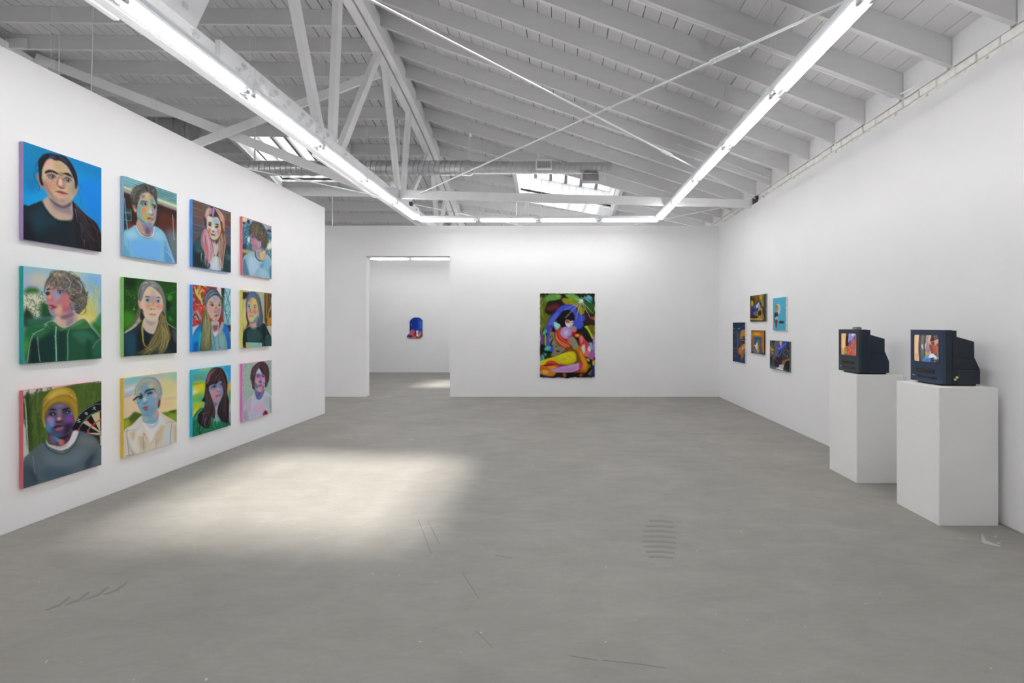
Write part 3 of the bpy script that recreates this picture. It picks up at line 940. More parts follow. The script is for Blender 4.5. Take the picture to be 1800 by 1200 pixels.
ART['portrait_11'] = (0.615, 0.77, '0a98d4', """
p 0a86b8 65.6 -31,-18 352,-23 240,215 88,506 -32,453
p 06a0e4 54.7 -2,527 238,471 237,577 -3,668
p 0a88e8 54.7 700,215 1035,118 1033,728 845,609 696,411
p 0586c8 43.8 530,-11 1000,-6 997,127 634,118
e 0a5cc0b0 32.8 106,429 37 76.6
e 0a80d0a0 32.8 57,183 49 65.6
p 18262f 3.3 -9,675 65,642 133,599 237,556 320,628 468,669 587,658 626,527 789,608 930,675 1015,837 1010,1024 -11,1039
p 1a3a48 32.8 76,754 237,608 343,704 467,746 294,818 130,908
p 101820 27.3 -4,829 86,793 119,909 152,1006 -4,1014
p c8ad9c 4.4 223,571 297,495 370,527 574,483 586,682 493,713 404,722 319,682
p 9a8a90 13.1 321,548 406,584 560,552 578,637 468,637 356,616
p 5e5260 8.8 291,501 370,538 469,560 574,488 573,538 495,582 406,589 321,548
s 22404c 7.7 221,575 260,635 319,687 404,722 492,721 586,687
s 0c1a22 9.8 209,583 248,648 313,704 404,742 499,738 603,701
p b08060 4.4 152,308 187,291 233,414 203,427 167,362
p c08c60 4.4 630,335 660,305 651,378 615,401
p d6b592 4.4 231,175 265,122 351,78 451,80 528,125 579,190 621,247 638,333 609,430 548,497 470,538 394,535 321,500 262,428 223,342 214,249
p c8ac80 28.4 363,105 476,95 514,140 450,174 374,178 338,140
p e0bca0 15.3 259,146 326,105 350,185 264,225
p e8a8a4 10.9 253,137 301,117 289,159 247,181
p c9a580 19.7 240,301 287,321 360,356 321,495 262,423
e d98488b0 28.4 305,381 62 39.4
p b8a68e 24.1 538,313 604,262 627,336 582,425 529,437
p 9a9480 10.9 591,266 631,278 632,346 602,421 592,367
p b8a292 10.9 371,473 445,489 575,449 535,502 470,536 382,530
p 8a7a74 10.9 315,485 370,527 470,545 561,497 521,525 470,553 382,550
e c85868a0 10.9 464,503 30 14.2
p 8c6c64 10.9 233,345 262,423 334,497 394,532 358,486 286,417 251,341
d c8a080|e0bc98|b88c78 26 37.2 10.9 60 0.5 263,316 398,303 407,497 322,473
d caa888|b89880|dcb898 20 32.8 9.8 100 0.5 499,300 618,259 575,438 496,477
p 8c8460 10.9 405,216 481,196 468,241 417,249
p b48878 6.6 391,294 411,256 474,262 498,333 492,359 434,373 394,359
p ecc4b0 6.6 418,287 446,269 463,320 447,348 412,341
p 7a4a42 3.3 409,353 447,362 492,359 485,370 434,380
p 9a6a58 6.6 391,305 405,280 399,358 384,350
p 24181a 3.3 245,248 288,213 349,205 409,220 401,237 324,233 258,266
p 30201e 3.3 464,207 527,181 579,199 594,231 565,218 487,214
p a08890 5.5 273,262 324,238 380,253 324,255
p 9c8488 5.5 474,242 526,221 585,239 526,243
p 8c7a80 6.6 264,279 324,244 392,261 324,309
p a89aa0 2.2 288,287 327,264 371,270 330,292
p 80747c 6.6 464,270 526,228 591,250 525,296
p a096a0 2.2 483,271 526,244 574,258 528,280
e 2a1212 2.2 336,272 25 16.4
e 241414 2.2 531,261 25 16.4
s 150d10 5.1 273,287 306,262 349,253 381,268
s 150d10 5.1 471,268 506,242 545,237 583,256
s 30222a 3.4 283,292 324,305 373,286
e ffffff 1.1 329,270 5 3.3
e ffffff 1.1 523,258 5 3.3
p 8c4a52 3.3 369,426 431,402 472,404 539,417 471,437 408,432
p dc8c8c 4.4 408,432 471,432 516,427 471,452 418,449
s 4a2026 3.4 366,426 421,420 471,424 538,418
p 1d1a20 3.3 172,245 166,162 206,97 278,41 389,20 491,10 581,65 647,161 663,270 632,346 618,259 579,178 528,114 438,81 363,94 314,80 259,135 219,232 213,329 234,387 209,402 183,358
p 3c3a58 10.9 302,57 364,34 363,83 314,81
p 37354a 8.8 395,30 477,33 542,76 451,68
s 141218 4.3 147,188 136,223 147,252 176,254
s 141218 4.3 170,261 124,289 129,351 160,385
s 141218 5.1,1.7 160,374 186,420 174,465 159,466
s 141218 3.4,0.9 206,75 254,52 327,23 389,12
s 141218 2.6,0.9 658,272 699,284 691,332 661,384
s 141218 2.6,0.9 649,376 696,411 702,500
s 141218 2.6,0.9 242,54 194,111 161,163 141,190
p 20191d 3.3 590,479 640,524 761,591 916,666 975,772 1004,1013 684,995 640,882 622,740 598,611
h 4a4258|2e2430|3b3440|5a4a50 16 5.5 626,516 651,646 675,809 725,981/653,522 845,644 943,766 989,980
s 6a6a90 7.7,1.7 626,561 644,636 656,712
s 5a5a78 8.8,1.7 755,887 751,932 746,967
s 6a5040 2.6 801,686 929,745 987,771
s 6a5a50 2.6 813,775 840,851 940,883
s 3c4a60 13.1,3.4 690,706 730,778 700,872
""")
ART['portrait_21'] = (0.615, 0.77, 'a8d4e4', """
p 8cc4ec 59.7 -5,1 178,0 146,127 -1,195
p f0dca8 49.7 74,86 252,79 230,197 84,188
p c4b8e8 59.7 4,139 104,159 176,220 3,250
p c8e0c0 49.7 522,5 716,-3 740,120 592,131
p 8cc0f0 49.7 766,2 1003,2 1000,230 789,210
p 60b4e0 39.8 920,192 1007,197 1003,511 956,448
p e8dc60 39.8 776,285 905,321 942,491 914,598 661,537 637,456
p f4e8a0 39.8 661,496 837,514 915,577 709,588
d e8dc88|c8d490|a8c8c0|c0d488 50 129.3 13.9 90 0.06 715,122 973,167 943,448 711,454
p 3f7a2c 13.9 3,259 63,208 176,220 176,277 93,300 3,277
p e4e8d0 13.9 3,305 229,283 271,407 174,515 2,471
d 2f6a30|3f8040|4a8a38|20502a 120 45.8 9 80 0.9 3,287 294,241 291,522 1,527
d eef0d8|f4ecc0 40 33.8 9 80 0.7 13,314 229,293 227,504 11,499
p 1c5a30 15.9 196,352 293,387 380,501 248,542 185,505
p 1e3c24 11.9 4,453 72,442 122,525 121,619 3,619
p 3c6a58 13.9 41,545 174,524 357,521 269,600 81,619
p 1f7040 24.9 -4,628 269,590 268,754 140,883 58,1008 -7,1004
p 48a040 29.8 0,748 90,768 59,879 -1,876
p 2a7a24 19.9 836,577 1009,555 1006,771 887,662
p 3c8c60 13.9 915,534 1003,446 1008,598 928,598
p 245a40 4 48,989 61,860 80,759 121,685 247,633 291,561 402,590 516,634 660,558 747,536 836,619 979,738 1011,771 1008,1006 58,1008
p 123a34 17.9 172,752 279,687 378,697 375,991 202,999 161,865
p 163e34 17.9 401,688 515,679 512,989 398,992
p 35744e 19.9 131,694 247,638 312,658 172,742 90,787
p 347458 15.9 586,690 746,661 886,736 833,809 707,805
p 184a38 15.9 783,766 859,810 909,1002 780,995
p 2a6a50 15.9 859,810 979,770 1004,922 883,980
p 123030 13.9 80,768 162,732 187,885 191,999 63,1000 74,880
s bfe0c8 3.9 48,980 64,860 85,759 126,689 247,636
s 9cc8b0 3.9 162,723 171,846 191,989
s b8d8c0 3.1 836,619 913,683 986,759
s a8ccb8 3.1 992,760 912,811 871,873
p 3f7a4a 4 247,619 291,556 379,580 424,634 516,627 611,589 710,537 773,546 842,628 709,645 539,651 423,667 312,638
p 245c3c 8 291,590 401,639 446,669 334,643
p 5c9860 6 563,619 697,542 760,546 672,599
s c8e4d0 3.1 249,621 275,576 324,559
p d8b8a8 4 391,501 518,459 637,456 660,547 575,589 481,637 390,590
p 8a6a80 9.9 436,500 589,457 612,497 529,539 459,540
p a88a98 9.9 517,539 612,517 587,589 516,619
p e8c0a0 8 391,511 425,540 447,589 390,580
p c8909a 4 261,330 283,242 328,141 361,109 429,133 532,196 615,272 632,374 589,457 518,479 380,506 324,493 298,445 282,377
p c8a098 11.9 273,175 339,111 383,167 360,237 294,251
p a87a88 13.9 360,207 497,198 567,255 473,280 382,275
p d08080 13.9 404,303 520,277 578,345 518,398 426,382
p c07078 11.9 437,401 578,396 565,447 448,460
p e8b898 11.9 358,463 426,382 460,420 437,490
p 9fb0d0 9.9 360,247 405,224 427,302 381,334
p d87880 8 277,329 304,279 337,307 359,335 315,352 277,353
p e8a898 6 282,310 316,269 326,307 293,328
p 6a80a8 9.9 566,366 626,374 589,457 518,479 577,427
p 8a98c0 8 303,406 358,443 347,473 308,454
p 241a20 3 259,224 294,207 310,221 272,235
p 382a34 4 250,263 294,246 310,269 272,291
p 30262e 3 388,230 445,220 479,235 439,234
p a0a4b4 2 408,250 433,240 461,253 433,262
e 20282a 1 430,251 14 11.9
s 241c22 3.1 394,250 428,235 473,252
p a03c48 3 293,391 337,383 359,394 403,407 347,429 309,430
s 5a1e2a 3.1 293,396 347,404 401,406
p e8c0c0 3 301,404 325,405 320,417 305,415
p 6a6458 4 234,245 251,157 295,85 362,21 476,7 593,39 690,82 752,171 776,285 787,368 736,432 673,480 631,456 626,384 578,325 537,256 474,210 428,173 360,198 338,170 383,147 328,127 284,174 256,214 250,258
p 33302e 8 543,246 640,230 712,329 674,455 625,435 614,364
p 4a4640 8 295,115 384,58 475,80 429,133 339,121
p 8a8878 8 407,46 499,27 569,61 475,80
h b0a088|6c6454|3c3834|8c94a8|585048 34 8 295,134 339,72 407,56 452,112/430,24 593,59 715,142 664,218
h 3c3834|9aa0b4|706858|2c2a2a|c0a890 34 8 463,131 522,86 617,119 591,223/520,217 665,167 763,285 686,454
h b4a48c|5a5448|302c2a 20 6 591,253 663,290 712,360 674,455/690,134 764,212 788,316 749,411
h 4a443c|88806c|a89880 14 5 256,224 273,155 328,92 384,38/338,189 361,148 406,125 428,153
c 968c74|5c554a|3c3834|7c8494|a89880|6c6554 120 43.8 11.9 273,155 340,52 476,20 641,65 764,202 775,337 698,464 644,353 616,190 498,118
c 5c554a|7c7058 40 35.8 9 284,106 384,18 569,31 715,101 788,284 774,389 686,475
s 98a4bc 13.9,3.9 522,76 568,133 544,215 591,243
s a8b0c8 13.9,3.9 665,105 714,163 701,237 627,231
s 2c2926 9.9,3.1 593,110 641,148 628,200
c d8c4a8|9a8c74 16 29.8 6 339,91 407,46 499,48 429,133
s d8a880 3.1,0.8 340,32 362,11 384,18
s d0a078 3.1,0.8 476,10 511,1 546,13
s d0a078 3.1,0.8 569,31 605,38 642,55
s 4a463c 3.1,0.8 251,244 208,256 202,285
s 8a7a60 3.1,0.8 750,307 814,325 800,378 749,390
p 8c90b0 5 388,255 433,232 473,252 430,270
p a0a4b4 2 408,250 433,240 461,253 433,262
e 20282a 1 430,251 14 11.9
s 241c22 3.9 394,251 428,235 476,254
s 4a3c44 3.1 399,231 445,218 479,232
s 9adcc8 9 383,619 378,727 383,893 386,992
s 70b898 8 545,644 527,730 531,860 526,990
s 1a3a30 3.1 396,629 391,747 394,894
s 1a3a30 3.1 558,644 541,730 544,861
""")
ART['portrait_31'] = (0.615, 0.77, 'd8d4cc', """
p 3a4a50 3.3 24,54 1000,12 1007,61 26,90
p 8aa09a 2.2 25,50 1000,5 1003,22 24,66
p 4f6a2a 3.3 32,80 1000,42 1005,771 297,687 66,636 30,361
d 48622a|587030|405824|5e7a36|4f6a2a 110 265.2 19.9 91 0.03 37,86 277,73 297,644 66,615
d 4c6829|5c7a34|547030|466026 80 221 17.7 91 0.03 604,43 1000,36 999,276 656,333
p 25381c 11 32,90 70,90 83,619 61,635
s d8ecd8 5.2 18,83 34,259 57,644
p 101820 2.2 582,496 615,428 683,359 766,303 881,266 1014,272 1013,821 953,760 682,589
p d8c8a8 1.1 689,504 780,421 866,382 999,360 1006,626 779,578
s 2e8050 15.5 689,510 731,448 823,387 924,363 1014,358
s b83838 13.3 682,508 696,494
q b83848 1.1 662,539 669,506 703,510 689,546
q b83848 1.1 755,434 851,381 866,397 773,452
q b83848 1.1 961,349 1007,347 1006,379 966,379
q 14141c 1.1 689,504 738,458 976,615 682,560
q 14141c 1.1 780,438 851,385 976,597
q 14141c 1.1 969,368 1014,365 1013,604 980,598
q e0c8a0 1.1 851,383 969,362 980,580
q e4b49c 1.1 741,459 783,435 976,611
s 3f9058 13.3 793,581 822,533 895,487 1006,458
q c04048 1.1 851,503 895,477 912,497 868,524
q c04048 1.1 776,595 791,549 822,559 808,603
q c04048 1.1 969,452 1006,448 1006,476 972,476
q 14141c 1.1 894,659 976,633 975,741
q d8c8a8 1.1 975,645 1006,651 1005,771 980,766
e 3c8058 2.2 986,629 17 22.1
e d8c8a0 1.1 986,629 6 8.8
s e8e8e8 4.3 645,416 697,407
s e8e8e8 4.3 672,394 683,440
s e8e8e8 3.4 656,435 705,439
s e8e8e8 4.3 766,340 792,351 780,365 761,355 766,340
s e8e8e8 3.4 789,358 791,376
s e8e8e8 4.3 873,300 903,296 895,315 913,330
s e8e8e8 3.4 866,323 895,309
s c0c8cc 2.6 602,460 669,369 766,309 895,272 1007,275
p 5f7078 4.4 -8,1008 0,713 66,656 226,576 321,627 470,725 614,621 669,540 822,604 938,697 1005,844 1012,1039
p 48586a 24.3 0,764 99,789 165,995 -2,999
p 6f808c 33.1 249,676 495,775 737,715 793,820 547,900 296,838
p 4a6474 33.1 213,849 495,920 599,1015 295,1010
p 3c4c5c 15.5 764,907 864,836 908,870 820,1003 764,1000
p 7c8488 27.6 682,611 865,647 923,754 737,715
p 3a4a52 11 65,801 132,881 166,985 109,938
s 36464e 8.8 238,578 297,665 419,738 521,746 628,669 689,561
s 8a9ca4 4.3 111,687 121,794 134,881
s 3c4a52 4.3 938,805 864,860 849,951
p ece8ee 3.3 264,551 297,612 445,664 548,619 601,528 669,542 628,635 548,692 445,706 346,660 279,608
p c8bcc8 6.6 321,627 445,667 548,639 496,686 395,681
p 5c3a52 3.3 286,470 346,524 497,553 575,523 577,568 535,628 471,653 395,643 322,606 283,534
p 7a5a8c 8.8 298,515 359,548 383,618 322,595
p 3aa0b8 5.5 346,531 408,558 435,596 408,607 371,572
p d07878 7.7 420,582 471,592 477,649 426,644
p 2a2030 8.8 383,531 549,552 496,597 420,571
p 5a5078 3.3 251,378 258,294 300,225 398,190 524,212 589,277 616,372 602,460 549,529 471,557 396,547 310,490 275,435
p 6a6088 15.5 300,225 398,195 524,223 550,261 422,253 324,250
p 80809c 11 348,200 448,197 498,220 422,237
p 7a70b8 15.5 275,339 348,329 359,396 299,418
p 8494dc 13.3 299,332 360,342 347,438 299,407
p d07888 8.8 281,319 317,325 299,365 275,350
p 30a0c0 11 253,400 274,446 322,498 299,429 269,370
p 8a4aa8 13.3 498,353 576,343 602,426 536,449
p 3c2444 15.5 497,431 602,437 549,529 471,548
p 503a5a 13.3 322,460 446,516 523,513 421,544
p 30688c 11 334,479 446,532 396,542 334,506
p 8a7888 8.8 397,250 447,257 447,345 397,326
p 8a5a4a 5.5 360,364 397,326 459,347 478,383 421,398 366,384
p c8c8e0 4.4 397,348 428,342 440,366 409,367
p 3a1a1c 3.3 366,378 409,383 472,384 459,398 396,396
p 1c1420 3.3 283,244 336,232 385,254 336,252
p 1c1420 3.3 454,263 537,250 557,267 485,276
p 241a2c 3.3 293,289 336,273 385,300 335,317
p 241a2c 3.3 466,293 517,280 563,302 517,320
p a8b0a0 1.1 311,296 336,286 360,301 336,306
p a8b0a0 1.1 485,298 514,291 537,303 511,311
e 0c0810 1.1 328,296 12 9.9
e 0c0810 1.1 508,299 12 9.9
s 100a14 4.3 293,286 336,273 387,299
s 100a14 4.3 467,293 517,280 566,303
e 40c0d8a0 5.5 579,325 12 15.5
p 40203a 4.4 342,437 384,417 434,420 497,431 497,447 421,451 359,456
p b06a78 4.4 365,462 421,451 478,450 459,474 396,479
s 50a0c8 2.6 347,432 396,416 446,429 497,429
s 200c18 3.4 347,448 421,446 497,440
p b89430 3.3 223,183 241,111 325,35 449,18 564,44 630,113 657,219 661,356 629,431 616,372 576,276 511,211 423,177 336,187 276,232 240,312 257,422 233,401 216,309
p d8b850 13.3 277,104 374,40 499,43 551,93 423,89 324,132
p 8a6a20 11 240,270 300,204 398,174 537,197 603,279 629,374 576,276 499,203 398,190 300,225 252,314
p 9a7a28 15.5 229,162 265,124 276,190 234,269
s e8d078 3.4 229,194 300,118 423,84 538,97 643,172
s 6a4c14 3.4 235,216 324,143 436,115 551,132 651,229
""")
ART['portrait_12'] = (0.615, 0.77, '6a2e26', """
q 80bcc4 1.1 0,-3 1009,-4 1007,176 1,141
q 70a4a8 32.2 547,6 1009,7 1007,170 607,155
q dcd8a0 1.1 1,133 1007,167 1006,205 0,163
q 98a4a4 2.1 0,163 1006,202 1006,242 2,206
s 22303a 3.3 0,4 1009,10
s 22303a 3.3 2,33 1008,42
s 22303a 3.3 2,63 1008,71
s 22303a 3.3 1,91 1007,100
s 22303a 3.3 1,117 1007,129
s 22303a 2.5 577,33 1008,28
s 22303a 2.5 577,58 1008,56
s 22303a 2.5 592,82 1008,84
s 22303a 2.5 592,110 1007,114
q 32221e 15 2,216 1006,251 1004,356 573,392 540,550 249,599 9,540
p 2a1a18 21.5 575,250 731,250 697,457 571,545 542,398
p 5a2a20 32.2 635,336 894,330 858,564 633,556
p 6a8088 42.9 792,575 1010,575 1005,1005 919,1014 823,728
q 20404a 2.1 2,281 25,281 59,672 6,700
q 1c3c44 3.2 8,400 122,396 130,543 8,550
q 8ab0b0 1.1 7,452 125,442 125,449 7,460
q 2c5058 2.1 36,404 109,401 115,439 42,445
q 4a5030 3.2 68,458 108,450 108,486 68,488
s a8ccc8 2.5 122,396 130,543
s a8ccc8 2.5 6,552 130,543
s 8ac4d8 7.5 14,278 35,474 67,665
s d8d8d8 5 908,311 922,485 932,650
s d8d8d8 4.2 927,654 966,653
p 84c4e4 3.2 1,711 85,662 194,588 249,641 361,718 463,711 539,626 540,539 664,562 759,625 839,772 957,975 971,1009 0,1008
p a4dcf0 26.8 19,728 166,654 247,745 110,786
p 74b8f4 32.2 110,796 419,741 662,728 627,998 189,1001
p 5ca0d8 12.9 758,692 838,840 920,979 754,996 740,829
p b0e4f4 15 758,715 822,796 887,925 838,840
p 64b0d0 12.9 4,861 82,932 94,991 3,1002
p 98d0ec 21.5 479,625 679,593 726,697 538,713
s 4888b0 3.3 758,681 740,829 741,997
s d8f0fa 5 772,837 870,904 937,977
s 4888b0 3.3 71,791 89,890 94,991
p 4a90a8 10.7 237,456 335,500 495,536 525,542 495,579 392,575 278,553
p c0a090 4.3 208,596 250,495 306,527 495,547 534,551 524,629 449,681 361,686 262,660
p 8a8098 12.9 320,545 510,544 509,620 390,660
p 705a78 10.7 392,575 465,606 449,662 376,663
s e8f4fc 9.7 205,594 262,670 361,705 449,701 524,650 540,550
s 4a8cb0 3.3 196,608 255,684 354,721 456,714
p b4b08a 4.3 226,417 239,321 282,218 397,128 500,125 575,184 590,257 576,369 564,459 510,542 421,543 321,503 251,485
p d8b898 15 310,201 397,123 456,136 425,207 324,240
p 706090 8.6 310,185 354,159 367,193 324,213
p e0a088 10.7 441,139 500,131 515,154 455,173
p 84a8a8 12.9 232,333 294,361 307,474 251,474
p 5090b4 10.7 237,456 321,492 421,538 510,544 421,549 306,516
p e8806c 10.7 308,358 366,326 379,386 322,419
p b8b050 15 321,440 409,370 422,463 364,495
p 68b0b0 12.9 267,284 294,351 279,427 238,373
p 60a090 10.7 477,184 530,183 514,252 484,269
p 88b8c8 8.6 500,158 575,195 582,237 544,224
p 6a90c0 10.7 514,273 574,282 565,415 526,466
p d09080 8.6 528,346 574,326 565,393 527,411
p 9cb09c 8.6 393,426 452,447 496,493 451,501
p 6888d0 8.6 422,506 511,512 480,547 421,538
p c8b8b0 6.4 431,323 468,304 490,364 452,399 416,390
p 4a7898 4.3 438,391 482,393 527,368 512,403 452,409
p d8d0e0 4.3 453,350 486,344 497,374 460,376
p 1c1c22 3.2 278,276 317,243 418,235 396,250 317,262
p 1c1c22 3.2 491,257 559,247 590,279 544,267 496,272
p 4878a0 6.4 281,281 338,252 413,263 366,304 295,309
p a0a8b0 2.1 329,289 374,269 403,283 360,299
e 1a2024 1.1 378,281 19 16.1
p a0a4b0 2.1 515,290 544,276 570,289 543,307
e 1a2024 1.1 547,288 19 17.2
s 14161a 3.3 316,289 374,260 413,282
s 14161a 3.3 501,289 544,267 582,286
p b03040 3.2 411,455 459,433 489,440 534,443 496,477 437,477
p e08080 3.2 437,460 489,451 511,458 466,479
s 601824 3.3 411,455 467,451 539,444
p b06a60 3.2 143,331 184,302 210,399 199,424 169,397
p e0a090 3.2 176,375 208,379 213,409 189,414
p 3a3834 4.3 117,245 125,192 173,109 256,57 355,11 443,11 547,17 592,71 600,157 590,257 567,219 530,151 456,114 397,117 311,159 254,234 232,312 231,364 211,347 184,322 163,347 143,321 117,286
h 6a7478|28282a|8a8a70|484a48|1c1c1e 40 7.5 124,264 145,167 214,89 298,47/239,310 254,224 311,159 397,117
h 6a6a60|24221f|7c8078|3a3a38 36 7.5 312,43 370,18 427,57 412,114/517,13 592,71 601,135 575,217
d 2a2826|5c6468|7c8084|3c3c3c 70 47.2 7.5 -60 0.6 138,209 200,92 370,8 547,6 599,135 546,115 398,96 240,217 157,328
s 2a2824 4.2,0.8 369,50 341,26 356,1
s 2a2824 4.2,0.8 428,36 457,-4 487,-11
s 2a2824 4.2,0.8 256,78 214,68 173,78
s 2a2824 4.2,0.8 159,143 118,153 112,175
""")
ART['portrait_22'] = (0.615, 0.77, '1c4c18', """
d 2c6a18|184414|387c20|0f3010|245c1c 200 71.2 8.1 70 1.2 0,2 353,-27 244,629 -4,685
d 1e7018|0e3a14|2c8a20|145020 160 61 9.1 120 1.2 636,-20 1003,5 1004,676 746,525
p 3c8818 25.4 3,436 195,471 165,609 10,628
p 0c2c12 25.4 14,19 219,13 190,121 24,132
p 389018 6.1 804,197 874,178 897,235 842,275 799,239
p 2c8c30 5.1 831,471 901,524 885,556 839,514
p 0a2a10 18.3 765,272 873,289 840,418 764,377
s 58b040 3.2 767,178 843,164 986,124
s c8e0c8 2.4 174,248 193,261 176,275
s d8e8d8 3.2 164,392 196,397 159,411
s 4a8a30 3.2 163,171 213,265 183,393
s 4a9a28 3.2 60,167 122,250 149,220
s 60a040 3.2,0.8 258,49 229,138 161,229
p 22333c 4.1 -6,995 5,719 98,667 204,609 327,549 367,629 506,712 624,630 760,588 932,632 1003,708 1008,1006
p 1e4a60 22.4 7,734 150,697 240,808 195,986 64,989 16,860
p 121c24 18.3 243,688 449,732 445,916 236,968
p 1c2228 18.3 805,674 995,719 1005,984 863,999
p 46505a 14.2 915,653 1003,708 1002,851 929,805
p d8c4b4 4.1 341,529 397,498 626,505 610,589 535,712 463,711 380,670 326,609
p b0a0a8 12.2 396,538 567,547 508,609 423,589
s d0d8f0 4 366,664 435,703 513,714
s 96a0c8 3.2 339,629 393,680 477,710
p e2cab0 4.1 277,381 292,282 335,191 391,118 462,84 575,117 662,173 705,254 719,337 687,421 627,495 552,547 480,553 397,518 356,468 330,399
p e4a89c 4.1 245,284 272,287 310,380 283,391 257,352
p d4a090 4.1 688,348 722,326 718,389 688,405
p e8d0b0 18.3 391,128 517,120 574,188 403,207
p d0c0a0 14.2 489,132 546,119 574,188 487,203
p b89cc0 20.3 459,214 573,209 572,270 486,274
p 98a4cc 16.3 402,257 501,253 471,315 401,317
p 98a4cc 16.3 558,271 660,266 630,309 557,311
p e8a088 18.3 373,328 485,314 484,385 399,397
p e49a88 18.3 571,331 689,317 673,380 585,382
p d8a050 10.2 497,273 550,271 542,353 501,354
p e8d4c0 8.1 343,449 412,468 425,508 383,508
p d8d0b0 14.2 398,478 597,485 552,547 466,548
p d8bca0 6.1 477,355 513,344 556,363 555,393 484,395
e 7a6a70 3 487,391 23 9.1
e 7a6a70 3 548,391 17 8.1
p 241c1c 3 348,238 403,221 467,228 458,238 389,238
p 241c1c 3 567,235 631,220 675,243 631,237
p b4b8c4 2 371,280 413,261 456,280 415,295
p b4b8c4 2 579,285 619,264 663,279 623,295
e 4a7088 1 414,277 26 19.3
e 4a7088 1 619,279 24 18.3
e 101418 1 414,277 13 9.1
e 101418 1 619,279 13 9.1
s 1c1418 4 358,281 413,253 466,280
s 1c1418 4 566,287 619,256 672,276
p c85a70 3 440,461 482,451 518,453 590,460 539,476 482,472
s 702a38 2.4 437,462 511,462 592,462
p e0a0a0 3 482,468 525,466 547,473 503,478
p 7c8084 4.1 279,292 252,274 247,195 276,106 338,38 421,12 548,17 649,61 722,149 765,272 762,462 746,546 717,462 719,326 691,224 618,155 532,109 462,84 391,123 335,211 306,291
p c8ccd0 10.2 310,84 393,39 462,54 378,99 309,153
p b8bcc4 10.2 477,33 576,46 633,103 546,98 476,68
h 9a9ca0|5a5c58|c0c0bc|707468|4c4c48 36 6.1 272,282 254,195 297,95 448,45/327,241 349,170 406,97 476,68
h 8a8c88|b0b0a8|54544c|6c6c60 36 6.1 491,42 605,64 692,161 719,316/532,99 632,154 720,243 762,462
s 4a1c20 4 407,28 448,50 490,52
s 202830 4.8 420,67 490,57 547,48
p 6a6854 5.1 250,391 303,400 343,469 286,549 151,638 8,705 73,647 166,569
h d0d0b8|a8a488|6a6848|e8e8d4|8c8a60 26 5.1 283,410 260,500 165,599 21,695/336,459 314,529 191,628 21,705
s e8ece8 4 21,681 112,657 205,599
p 282018 8.1 290,390 343,469 355,509 320,549 274,509 275,450
p 3a3424 5.1 687,421 762,462 776,546 868,674 914,751 773,780 621,797 474,897 431,875 534,775 610,609 626,505
h 8c8050|6c6038|a89c60|4a4028|bcb078|352c1e 60 8.1 657,463 625,609 505,774 318,972/762,483 806,631 866,782 693,1001
h 94884c|6c6034|b8ac70|443a24 34 8.1 626,547 594,692 474,866 250,948/715,546 713,715 620,881 429,998
h 9c8c4c|5c5028|c4b878 26 7.1 684,609 697,768 649,904 618,997/775,610 819,770 802,909 708,991
s c8b848 14.2 338,549 318,629 326,729 338,821
s a89030 4 327,559 308,649 320,739 348,841
s e8e090 3.2 346,569 332,649 337,740
s 6a5c28 3.2 356,609 343,700 349,801
s c8b850 8.1,3.2 338,816 375,873 445,916 502,939
s a08830 4 335,831 388,924 444,957
s e0dca0 3.2 806,588 916,631 996,659
s c8c8b0 3.2,0.8 761,546 869,610 916,642
""")
